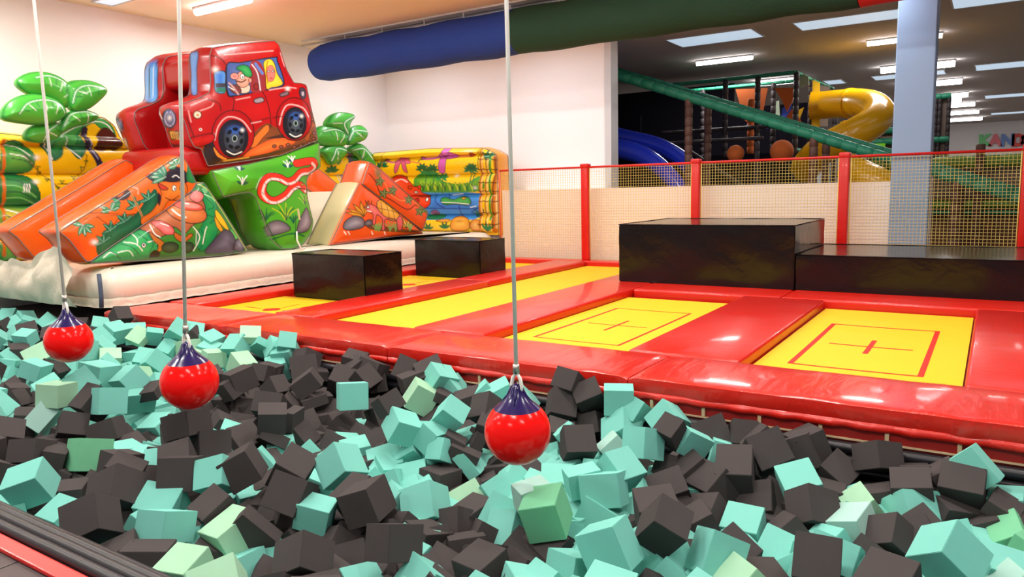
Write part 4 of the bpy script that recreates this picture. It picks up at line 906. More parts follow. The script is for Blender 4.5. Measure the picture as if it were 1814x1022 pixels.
    # passenger with long fair hair
    A.fill([(1158, 260), (1180, 230), (1215, 228), (1240, 262), (1260, 330), (1300, 400), (1260, 425), (1220, 430), (1180, 440), (1172, 350)], rgb(246, 190, 40), edge=INK, hi=rgb(255, 214, 80)); A.ell(1210, 330, 33, 60, rgb(222, 120, 110), edge=INK, ew=.9); A.ell(1195, 315, 9, 7, WH, edge=INK); A.ell(1226, 312, 9, 7, WH, edge=INK); A.ell(1196, 315, 3, 3, INK); A.ell(1227, 312, 3, 3, INK); A.ell(1215, 365, 12, 5, rgb(190, 20, 30)); A.line([(1190, 240), (1180, 300), (1190, 400)], 1.6, rgb(160, 100, 10))
    # panel lines, mirror, handles, lamps
    A.fill([(815, 320), (880, 318), (885, 400), (880, 470), (820, 462), (812, 390)], rgb(90, 150, 220), edge=INK, ew=1.6, hi=rgb(30, 110, 220)); A.fill([(818, 400), (884, 400), (884, 430), (820, 430)], rgb(60, 60, 70), False); A.fill([(822, 432), (884, 432), (884, 470), (822, 462)], rgb(40, 120, 100), False)
    for p in ([(885, 265), (860, 230), (820, 205), (790, 200)], [(893, 268), (895, 470), (930, 500), (945, 520), (935, 600)], [(1150, 460), (1180, 520), (1205, 620), (1212, 720)], [(1060, 690), (1150, 665), (1200, 650)], [(610, 640), (660, 780)], [(700, 500), (830, 540), (850, 600)], [(1225, 650), (1290, 640)]): A.line(p, 1.7, INK, a=.85)
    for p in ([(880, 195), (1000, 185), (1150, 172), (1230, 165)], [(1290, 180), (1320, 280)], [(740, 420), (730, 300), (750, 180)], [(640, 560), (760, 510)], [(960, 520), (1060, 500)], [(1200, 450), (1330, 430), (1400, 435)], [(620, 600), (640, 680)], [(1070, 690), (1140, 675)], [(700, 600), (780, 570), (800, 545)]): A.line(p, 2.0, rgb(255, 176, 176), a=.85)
    A.fill([(1088, 520), (1145, 503), (1160, 530), (1105, 545)], rgb(150, 140, 150), edge=INK, ew=1.6); A.fill([(1278, 478), (1330, 460), (1342, 480), (1290, 498)], rgb(120, 100, 110), edge=INK, ew=1.6)
    A.ell(1447, 472, 27, 42, rgb(70, 60, 80), -.1, edge=INK, ew=1.4); A.ell(1447, 476, 14, 20, rgb(180, 170, 190), edge=INK); A.ell(682, 628, 29, 28, rgb(226, 190, 160), edge=INK, ew=1.4); A.ell(684, 630, 15, 14, rgb(214, 150, 90), edge=WH); A.ell(705, 735, 8, 8, INK, edge=WH)
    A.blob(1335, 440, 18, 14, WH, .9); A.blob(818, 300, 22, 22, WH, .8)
    A.line([(1300, 265), (1320, 290), (1310, 310), (1330, 340)], 2.4, RD2)
    return A
def rim_car(A):
    A.sheet(*S2)
    A.fill([(640, 200), (665, 172), (700, 180), (690, 300), (692, 470), (650, 470), (648, 330)], rgb(70, 120, 200), edge=INK, ew=1.5, hi=rgb(120, 170, 230))
    A.ell(490, 655, 50, 70, rgb(40, 44, 100), -.12, edge=INK, ew=1.5, hi=rgb(120, 120, 160)); A.ell(492, 655, 34, 52, rgb(90, 96, 140), -.12, edge=rgb(210, 210, 230)); A.blob(492, 650, 18, 20, WH, .9); A.line([(430, 560), (415, 600), (440, 660)], 1.4, WH)
    A.fill([(485, 742), (560, 748), (580, 808), (505, 805)], rgb(200, 150, 70), False, edge=INK, ew=1.6)
    for x in (515, 530, 545, 558): A.line([(x, 765), (x + 3, 792)], 1.3, INK, False)
    A.fill([(500, 840), (640, 860), (720, 940), (560, 900)], rgb(60, 30, 36), a=.8)
    return A
def rim_car2(A):
    A.sheet(*S2)
    A.fill([(308, 330), (330, 262), (400, 250), (405, 380), (400, 520), (310, 520)], rgb(50, 120, 210), edge=INK, ew=1.6, hi=rgb(110, 180, 240)); A.line([(345, 270), (345, 510)], 2, NV, False); A.line([(375, 290), (372, 500)], 1.6, WH, False, .7)
    A.ell(117, 708, 38, 58, rgb(36, 50, 100), -.12, edge=INK, ew=1.5, hi=rgb(110, 120, 160)); A.blob(117, 710, 16, 20, WH, .9)
    A.fill([(118, 805), (180, 806), (195, 862), (135, 855)], rgb(220, 190, 150), False, edge=INK, ew=1.6); A.line([(140, 830), (175, 835)], 2.4, rgb(120, 60, 40), False)
    return A
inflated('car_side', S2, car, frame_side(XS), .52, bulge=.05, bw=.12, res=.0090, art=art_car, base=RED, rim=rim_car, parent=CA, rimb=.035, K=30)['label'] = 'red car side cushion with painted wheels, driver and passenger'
inflated('car_side', S2, car, frame_side(XS), .50, bulge=.05, bw=.12, res=.03, base=RED, rim=rim_car2, parent=CA, rimb=.05, offs=-1.22, K=30)['label'] = 'second red car side cushion nearer the room wall'
yc0, zc0 = at(375, 100, 0, XS)[1:]; yc1, _ = at(480, 100, 0, XS)[1:]
def cushion(name, x0, x1, y0, y1, z0, z1, m, r=.12, lab=None):
    b = MB(); b.rbox(x0, x1, y0, y1, z0, z1, min(r, (y1 - y0) / 2.1, (z1 - z0) / 2.1), 5); o = b.build(name, M[m], CA, True)
    if lab: o['label'] = lab
    return o
cushion('roof_cushion', -11.35, -10.4, yc0 - .02, yc1, zc0 - .40, zc0 + .06, 'redpvc', .13)
cushion('cab_back_cushion', -11.35, -10.4, yc1 - .35, yc1, 2.3, zc0 - .3, 'redpvc', .1)
cushion('bonnet_cushion', -11.25, -10.5, yc0 - .1, yc0 + .3, 2.2, 2.75, 'redpvc', .1)
yb0, zb0 = at(345, 290, 0, XS)[1:]
cushion('car_platform', -11.75, -10.06, yb0 - .15, yb0 + 1.9, zb0 - .16, zb0 + .26, 'redpvc', .12)

# --- far side: climbing stair with cream sides, vine rail and tortoise wedge
S5 = (540, 180, 3.93)
def art_vine(A):
    A.sheet(*S5); A.blob(700, 640, 120, 60, rgb(226, 60, 20), .6)
    A.line([(440, 500), (480, 560), (520, 640), (600, 690), (700, 750), (760, 720), (800, 740)], 1.8, rgb(120, 30, 20)); A.line([(480, 470), (540, 560), (580, 640), (660, 690), (740, 680), (820, 770)], 1.4, rgb(240, 150, 70))
    for (x, y) in ((510, 560), (540, 640), (600, 620), (715, 685), (790, 765), (835, 750)): A.spray(x, y, 36, 10, rgb(70, 100, 30), (20, 80, 150, 220, 290), DG, rgb(190, 200, 120))
    A.line([(455, 430), (860, 770), (820, 895)], 1.6, rgb(110, 60, 30), False); A.line([(400, 575), (820, 900)], 2.2, rgb(90, 70, 40), False); A.blob(500, 500, 30, 50, rgb(60, 110, 60), .8)
    return A
def art_tort(A):
    A.sheet(*S5); A.blob(400, 640, 120, 60, rgb(250, 90, 30), .6); A.blob(600, 950, 200, 30, rgb(236, 80, 20), .6)
    A.spray(390, 800, 110, 14, rgb(220, 150, 40), (75, 100, 125, 150, 165), INK); A.spray(690, 880, 80, 9, rgb(230, 180, 50), (30, 60, 100, 140), INK)
    A.fill([(430, 860), (560, 870), (700, 890), (790, 895), (780, 910), (560, 905), (430, 885)], rgb(70, 56, 30), a=.85)
    for x in (480, 500, 580, 620, 720): A.grass(x, 900, 60, rgb(120, 170, 90), 5, 90, x)
    A.fill([(485, 730), (500, 690), (560, 680), (620, 710), (650, 790), (620, 830), (560, 820), (510, 790)], rgb(226, 150, 30), edge=INK, ew=1.4, hi=rgb(250, 196, 60))
    for p in ([(520, 700), (520, 780)], [(560, 690), (570, 810)], [(600, 710), (610, 820)], [(490, 740), (640, 770)]): A.line(p, 1.1, rgb(110, 60, 10))
    A.fill([(400, 740), (430, 715), (470, 725), (500, 760), (540, 800), (620, 820), (650, 830), (640, 880), (620, 830), (540, 820), (540, 890), (520, 890), (520, 820), (480, 790), (470, 850), (450, 850), (455, 790), (430, 770)], rgb(226, 90, 90), edge=INK, ew=1.1, hi=rgb(240, 140, 130))
    A.fill([(625, 820), (665, 800), (660, 890), (632, 888)], rgb(226, 90, 90), edge=INK); A.ell(420, 735, 10, 8, WH, edge=INK); A.line([(415, 760), (440, 765)], 1.8, WH)
    for x in (415, 430, 445): A.line([(x, 715), (x - 4 + (x - 430) * .5, 690)], 1.5, INK, False)
    A.fill([(258, 880), (275, 830), (330, 795), (385, 815), (398, 860), (360, 885), (290, 895)], rgb(96, 92, 104), edge=INK, hi=rgb(180, 176, 190)); A.fill([(395, 855), (405, 830), (440, 822), (452, 855), (420, 868)], rgb(70, 66, 80), edge=INK, hi=rgb(140, 140, 150))
    A.line([(200, 985), (500, 950), (820, 915)], 1.5, rgb(110, 50, 20), False)
    for x in (260, 285, 450, 540): A.line([(x, 905), (x + 12, 925)], 1.6, WH, False)
    return A
vine = [(452, 420), (500, 450), (560, 500), (700, 628), (858, 768), (840, 840), (820, 898), (700, 805), (560, 700), (400, 578), (425, 500)]
inflated('stair_rail', S5, vine, frame_side(XS), .60, bulge=.06, bw=.12, res=.0115, art=art_vine, base=rgb(240, 84, 28), rim=rgb(240, 88, 26), parent=CA, rimb=.05)['label'] = 'orange stair rail painted with a vine'
inflated('stair_rail', S5, vine, frame_side(XS), .55, bulge=.06, bw=.12, res=.03, base=ORG, rim=rgb(246, 96, 30), parent=CA, rimb=.05, offs=-1.6, m='orange')['label'] = 'plain orange stair rail on the wall side'
inflated('tortoise_wedge', S5, [(385, 562), (400, 580), (560, 702), (700, 808), (824, 918), (500, 955), (176, 1000), (240, 860), (300, 730)], frame_side(XS - .02), .62, bulge=.08, bw=.13, res=.0110, art=art_tort, base=rgb(238, 92, 30), rim=rgb(206, 196, 150), parent=CA, rimb=.03)['label'] = 'orange wedge painted with a tortoise and cream side'
inflated('stair_wedge', S5, [(385, 562), (400, 580), (560, 702), (700, 808), (824, 918), (500, 955), (176, 1000), (240, 860), (300, 730)], frame_side(XS - .02), .6, bulge=.04, res=.04, base=(.7, .65, .5), parent=CA, rimb=.03, offs=-1.6, m='beige')['label'] = 'beige wedge on the wall side of the stair'
ya, za = at(590, 432, 0, XS)[1:]; yb_, zb_ = at(640, 330, 0, XS)[1:]
b = MB(); prof = [(ya + .1, .62), (yb_ + .1, zb_ - .08), (yb_ + .5, zb_ - .08), (yb_ + 2.2, .62)]
b.add([(x, y, z) for x in (-11.6, -10.6) for (y, z) in prof], [(0, 4, 5, 1), (1, 5, 6, 2), (2, 6, 7, 3), (0, 1, 2, 3), (7, 6, 5, 4)]); b.build('stair_ramp', M['cream'], CA)
# torn cream sheet draped over the near end of the slide
V = []; Fq = []; nu, nv = 60, 30
pk = at(91, 432, 1, 4.9)
for j in range(nv + 1):
    for i in range(nu + 1):
        u = i / nu; v = j / nv; x = -13.3 + u * 3.2
        top = .70 + (pk[2] - .70) * max(0, 1 - abs(x - pk[0]) / (.75 if x < pk[0] else .30)) ** .8 + .02 * math.sin(x * 9)
        if x > -10.3: top -= .25 * (x + 10.3)
        z = .13 + (top - .13) * v; y = 5.02 - .10 * math.sin(math.pi * min(1, v * 1.2)) - .03 * u
        k = .06 * abs(math.sin(4.1 * x + 3 * z)) * abs(math.sin(5 * z - 3 * x + 1)) + .022 * abs(math.sin(9 * x - 7 * z + math.sin(5 * x)))
        V.append((x, y - abs(k), z + k * .4))
Fq = [(j * (nu + 1) + i, j * (nu + 1) + i + 1, (j + 1) * (nu + 1) + i + 1, (j + 1) * (nu + 1) + i) for j in range(nv) for i in range(nu)]
mk('torn_sheet', V, Fq, M['creamcloth'], CA)['label'] = 'crumpled torn cream sheet over the near left end'

# ------------------------------------------------------------------ play structures of the second hall
def ringed(b, p, q, r, n=12, step=.16, mi=0):
    p, q = np.array(p, float), np.array(q, float); L = np.linalg.norm(q - p); k = max(2, int(L / step)); pts = []; rs = []
    for i in range(k):
        for t, s in ((0.02, .86), (.08, 1), (.92, 1), (.98, .86)):
            pts.append(p + (q - p) * (i + t) / k); rs.append(r * s)
    b.tube(pts, rs, n, mi)
t = thing('ramp_frame', 'long sloping green foam rails on brown foam posts beyond the fence', 'climbing frame', (-4, 16.2, 0))
for y, lab in ((16.0, 'front rail'), (17.3, 'rear rail')):
    a = at(1068, 126 if y == 16.0 else 116, 1, y); c = at(1814, 354 if y == 16.0 else 340, 1, y)
    e = c + (c - a) * .08; s = a - (c - a) * .02
    b = MB(); ringed(b, s, e, .10 if y == 16.0 else .06, 12, .30); b.build('rail', M['gpad'], t, True)
    for x in (-5.71, -3.11, -.6):
        z = a[2] + (c[2] - a[2]) * (x - a[0]) / (c[0] - a[0]); b = MB(); ringed(b, (x, y, 0), (x, y, z - .02), .085, 12, .2); b.build('post', M['bpad'], t, True)
# dark netted frame behind the ramp
t = thing('play_tower', 'big dark netted play structure with green roof rails, orange hanging cloths and yellow panel', 'play structure', (-6.5, 20, 0))
b = MB(); b.box(-11.7, -8.2, 19.2, 19.24, 0, 3.45); b.build('dark_backing', M['netshade'], t)
b = MB(); b.box(-8.2, -4.5, 19.2, 19.24, 0, 2.25); b.build('dark_backing', M['netshade'], t)
for k, z in enumerate((1.35,)):
    b = MB(); b.box(-11.7, -4.6, 18.0, 19.2, z, z + .1); b.build('deck', M['netshade'], t)
for x in (-11.3, -9.9, -8.5, -7.1, -5.9, -4.75):
    b = MB(); ringed(b, (x, 17.95, 0), (x, 17.95, 3.7 if x < -8 else 2.5), .06, 10, .2); b.build('post', M['dpad'], t, True)
for z in (3.65, 2.6, 1.4):
    b = MB(); ringed(b, (-11.7, 17.95, z), (-4.6 if z < 3 else -8.4, 17.95, z), .045, 10, .35); b.build('crossbar', M['gpad'] if z > 3 else M['dpad'], t, True)
b = MB(); b.tube([(-6.4, 17.9, 2.4), (-4.9, 17.9, 1.4)], .05, 8); b.build('brace', M['dpad'], t, True)
for (px, py, r) in ((1303, 272, .2), (1385, 268, .26)):
    p = at(px, py, 1, 17.7); b = MB(); b.lathe([(r * math.sin(a), p[2] + r * math.cos(a)) for a in np.linspace(0.01, math.pi - .01, 14)], p[0], p[1], 20); b.build('obstacle_roller', M['fabo'], t, True)['label'] = 'dim orange foam roller'
# tower with hanging fabric and the roof rails
TY = 19.4
p = {}
b = MB(); b.box(-11.75, -11.7, 15.6, 23.2, 0, 4.5); b.build('dark_side_sheet', M['netshade'], t)  # solid sheet added so the left of the tower reads as deep shade
xfar = at(1300, 200, 1, 23.2)[0]; xfar2 = at(1432, 200, 1, 23.2)[0]
c1 = at(1410, 128, 1, TY); c0 = at(1172, 148, 1, TY); hz = c1[2]
def post(px, y, z1, parent=t, m='dpad', r=.07):
    x = at(px, 180, 1, y)[0]; b = MB(); ringed(b, (x, y, 0), (x, y, z1), r, 10, .2); return b.build('post', M[m], parent, True)
b = MB(); b.box(-11.7, xfar, 23.2, 23.24, 0, 4.6); b.build('dark_backing', M['netshade'], t)  # added dark sheet, stands in for the shaded interior behind the tower
b = MB(); b.box(xfar, xfar2, 23.2, 23.24, 0, 3.85); b.build('dark_backing', M['netshade'], t)  # lower part of the added sheet that darkens the tower's background
for px in (1410, 1342, 1285): post(px, TY, hz)
for px in (1436, 1370, 1245): post(px, TY + 1.6, hz)
for px in (1480,): post(px, TY + 3.2, hz - .25)
xa = at(1172, 148, 1, TY)[0]; xb = at(1410, 128, 1, TY)[0]; xd = at(1436, 140, 1, TY + 1.6)[0]; xe = at(1476, 150, 1, TY + 3.2)[0]
for (a, c, m) in (((xa, TY, hz), (xb, TY, hz), 'gpad'), ((xb, TY, hz), (xd, TY + 1.6, hz), 'gpad'), ((xd, TY + 1.6, hz), (xe, TY + 3.2, hz - .1), 'gpad'), ((xa, TY + 1.6, hz), (xd, TY + 1.6, hz), 'gpad'), ((xa, TY, hz - 1.25), (xb, TY, hz - 1.25), 'dpad'), ((xb, TY, 2.35), (xe, TY + 3.2, 2.35), 'gpad')):
    b = MB(); ringed(b, a, c, .05, 10, .3); b.build('rail', M[m], t, True)
b = MB(); b.box(xa, xe, TY, TY + 3.2, 2.2, 2.3); b.build('deck', M['netshade'], t)
def cloth(pts, y, m, lab):
    P = [at(px, py, 1, y) for px, py in pts]; V = [(q[0], q[1], q[2]) for q in P] + [(q[0], q[1] + .03, q[2]) for q in P]; n = len(P)
    F = [tuple(range(n)), tuple(range(2 * n - 1, n - 1, -1))] + [(i, (i + 1) % n, n + (i + 1) % n, n + i)[::-1] for i in range(n)]
    o = mk('hanging_cloth', V, F, M[m], t, False); o['label'] = lab
cloth([(1303, 158), (1360, 156), (1352, 195), (1340, 232), (1318, 212)], TY + 1.2, 'fabo', 'orange cloth on the left')
cloth([(1372, 156), (1408, 155), (1404, 178), (1394, 198), (1384, 176)], TY + .8, 'fabo', 'orange cloth in the middle')
cloth([(1340, 190), (1362, 206), (1360, 228), (1322, 222)], TY + 2.0, 'fabb', 'blue cloth')
cloth([(1386, 192), (1402, 182), (1400, 210), (1384, 206)], TY + 2.2, 'fabb', 'blue cloth')
cloth([(1414, 126), (1432, 136), (1433, 152), (1426, 150), (1420, 156), (1414, 150)], TY + .5, 'fabw', 'pale leafy cloth under the roof corner')
cloth([(1366, 182), (1380, 178), (1382, 216), (1368, 218)], TY + 2.6, 'fabw', 'pale leafy cloth')
cloth([(1388, 214), (1402, 194), (1412, 200), (1420, 218)], TY + 1.0, 'fabo', 'orange triangle cloth')
cloth([(1412, 196), (1424, 190), (1416, 212)], TY + 1.4, 'faby', 'small yellow cloth')
cloth([(1433, 139), (1452, 146), (1452, 225), (1431, 222)], TY + 1.55, 'faby', 'yellow panel at the mouth of the tube slide')
cloth([(1452, 150), (1470, 154), (1466, 224), (1452, 224)], TY + 2.2, 'greynet', 'grey net panel')
b = MB(); q = at(1331, 180, 1, TY + .3); ringed(b, (q[0], q[1], 2.3), (q[0], q[1], 3.7), .09, 10, .2); b.build('padded_post', M['fabo'], t, True)['label'] = 'orange padded post'
# yellow tube slide
t = thing('tube_slide', 'yellow plastic tube slide bending beside the blue-grey column', 'slide', (-3, 20.5, 0))
ctr = [at(1436, 187, 1, 20.9), at(1460, 186, 1, 20.9), at(1490, 184, 1, 20.7), at(1520, 183, 1, 20.4), at(1545, 188, 1, 19.9), at(1556, 200, 1, 19.4), at(1546, 217, 1, 19.0), at(1520, 233, 1, 18.8), at(1490, 248, 1, 18.8), at(1462, 262, 1, 18.9), at(1440, 280, 1, 19.2), at(1425, 300, 1, 19.6)]
cc = catmull(ctr, 6, False)
def tubepart(i0, i1, name='tube_section'):
    b = MB(); b.tube([tuple(c) for c in cc[i0:i1 + 1]], .355, 26); o = b.build(name, M['yslide'], t, True); autosmooth(o, 60); return o
cuts = [0, 15, 30, 45, len(cc) - 1]
for i in range(4): tubepart(cuts[i], cuts[i + 1])
for i in (15, 45):
    d = cc[i + 1] - cc[i - 1]; d /= np.linalg.norm(d); b = MB(); b.tube([tuple(cc[i] - d * .05), tuple(cc[i] + d * .05)], .375, 26); autosmooth(b.build('flange', M['yslide'], t, True), 60)
t2 = thing('slide_chute', 'broad yellow slide chute seen through the net left of the column', 'slide', (-2.2, 17.6, 0))
b = MB(); b.tube([tuple(at(1500, 296, 1, 18.0)), tuple(at(1545, 318, 1, 17.8)), tuple(at(1600, 345, 1, 17.6))], .32, 20); b.build('chute', M['yslide'], t2, True)
# blue slide
t = thing('blue_slide', 'curved blue plastic slide beyond the net beside the white wall end', 'slide', (-6.6, 15.6, 0))
b = MB(); pts = catmull([at(1040, 262, 1, 16.9), at(1085, 262, 1, 16.8), at(1130, 272, 1, 16.7), at(1165, 292, 1, 16.6), at(1195, 322, 1, 16.5), at(1215, 350, 1, 16.4)], 5, False); b.tube([tuple(q) for q in pts], [.26 - .09 * i / len(pts) for i in range(len(pts))], 20); b.build('chute', M['bslide'], t, True)
b = MB(); pts = catmull([at(1060, 232, 1, 17.6), at(1110, 244, 1, 17.5), at(1160, 256, 1, 17.5), at(1200, 276, 1, 17.4), at(1225, 300, 1, 17.3)], 5, False); b.tube([tuple(q) for q in pts], .20, 18); b.build('tunnel', M['bslide'], t, True)
# low climbing frame right of the column
t = thing('low_climbing_frame', 'low frame with lime rails and brown panels, behind the net right of the column', 'climbing frame', (0, 18, 0))
YF = 18.5
for (py0, py1, m) in ((275, 296, 'gpad2'), (352, 366, 'gpad2'), (370, 377, 'gpad')):
    a = at(1655, (py0 + py1) / 2 + 3, 1, YF); zc = a[2]; r = abs(at(1700, py0, 1, YF)[2] - at(1700, py1, 1, YF)[2]) / 2
    b = MB(); ringed(b, (-3.0, YF, zc), (5, YF, zc), r, 12, .6); b.build('rail', M[m], t, True)
a1, a2 = at(1700, 297, 1, YF + .2)[2], at(1700, 350, 1, YF + .2)[2]
b = MB(); b.box(-3, 5, YF + .2, YF + .25, a2, a1); b.build('upper_panel', M['greynet'], t)
b = MB(); b.box(-3, 5, YF + .3, YF + .35, 0, a2); b.build('lower_panel', M['brownpanel'], t)
for px in (1735, 1700):
    x = at(px, 300, 1, YF - .15)[0]; b = MB(); ringed(b, (x, YF - .15, 0), (x, YF - .15, 2.25 if px == 1735 else 1.4), .09, 10, .2); b.build('post', M['bpad'], t, True)
# green-topped frame seen right behind the column, and one left of it
def smallframe(label, px0, px1, pytop, pymid, y, lime=False):
    x0, x1 = at(px0, pymid, 1, y)[0], at(px1, pymid, 1, y)[0]; zt, zm = at((px0 + px1) / 2, pytop, 1, y)[2], at((px0 + px1) / 2, pymid, 1, y)[2]
    t = thing('small_climbing_frame', label, 'climbing frame', ((x0 + x1) / 2, y, 0))
    for x in (x0, x0 + (x1 - x0) * .3, x1): b = MB(); ringed(b, (x, y, 0), (x, y, zt), .06, 10, .2); b.build('post', M['dpad'], t, True)
    for z, r in ((zt, .09), (zm, .10)): b = MB(); ringed(b, (x0 - .1, y, z), (x1 + .05, y, z), r, 10, .3); b.build('rail', M['gpad'], t, True)
    b = MB(); b.box(x0, x1, y + .1, y + .12, 0, zt); b.build('netting', M['greynet'], t)
    if lime: b = MB(); b.box(x0 + .1, x1 - .3, y - .1, y - .06, zm - .5, zm - .05); b.build('panel', M['lime'], t)
smallframe('narrow dark-posted frame with green top just right of the blue-grey column', 1655, 1678, 171, 247, 26)
smallframe('low dark frame with a lime panel just left of the blue-grey column', 1540, 1590, 232, 251, 24, True)
# wall letters
t = thing('wall_letters', 'coloured letters reading KANDO on the far white wall, cut by the frame edge', 'sign', (0, 53.9, 3.3))
for ch, px, c in (('K', 1733, (120, 214, 130)), ('A', 1752, (238, 120, 130)), ('n', 1772, (120, 150, 214)), ('D', 1791, (232, 70, 56)), ('O', 1806, (232, 110, 120))):
    p = at(px, 258, 1, 53.8); cu = bpy.data.curves.new('letter', 'FONT'); cu.body = ch.upper(); cu.size = .92; cu.extrude = .05; cu.offset = .045; cu.bevel_depth = .01
    o = bpy.data.objects.new('letter_tmp', cu); COL.objects.link(o)
    dg = bpy.context.evaluated_depsgraph_get(); me = bpy.data.meshes.new_from_object(o.evaluated_get(dg)); bpy.data.objects.remove(o)
    V = np.array([v.co for v in me.vertices]); V3 = np.stack([V[:, 0] + p[0], np.full(len(V), 53.88) - V[:, 2] - .02, V[:, 1] + p[2]], 1); V3[:, 1] = 53.88 - V[:, 2] - .0
    o2 = mk('letter_' + {'K': 'k', 'A': 'a', 'n': 'n', 'D': 'd', 'O': 'o'}[ch], V3, [tuple(f.vertices) for f in me.polygons], mat('letter_paint', rgb(*c), .5), t, False)
    bpy.data.meshes.remove(me)

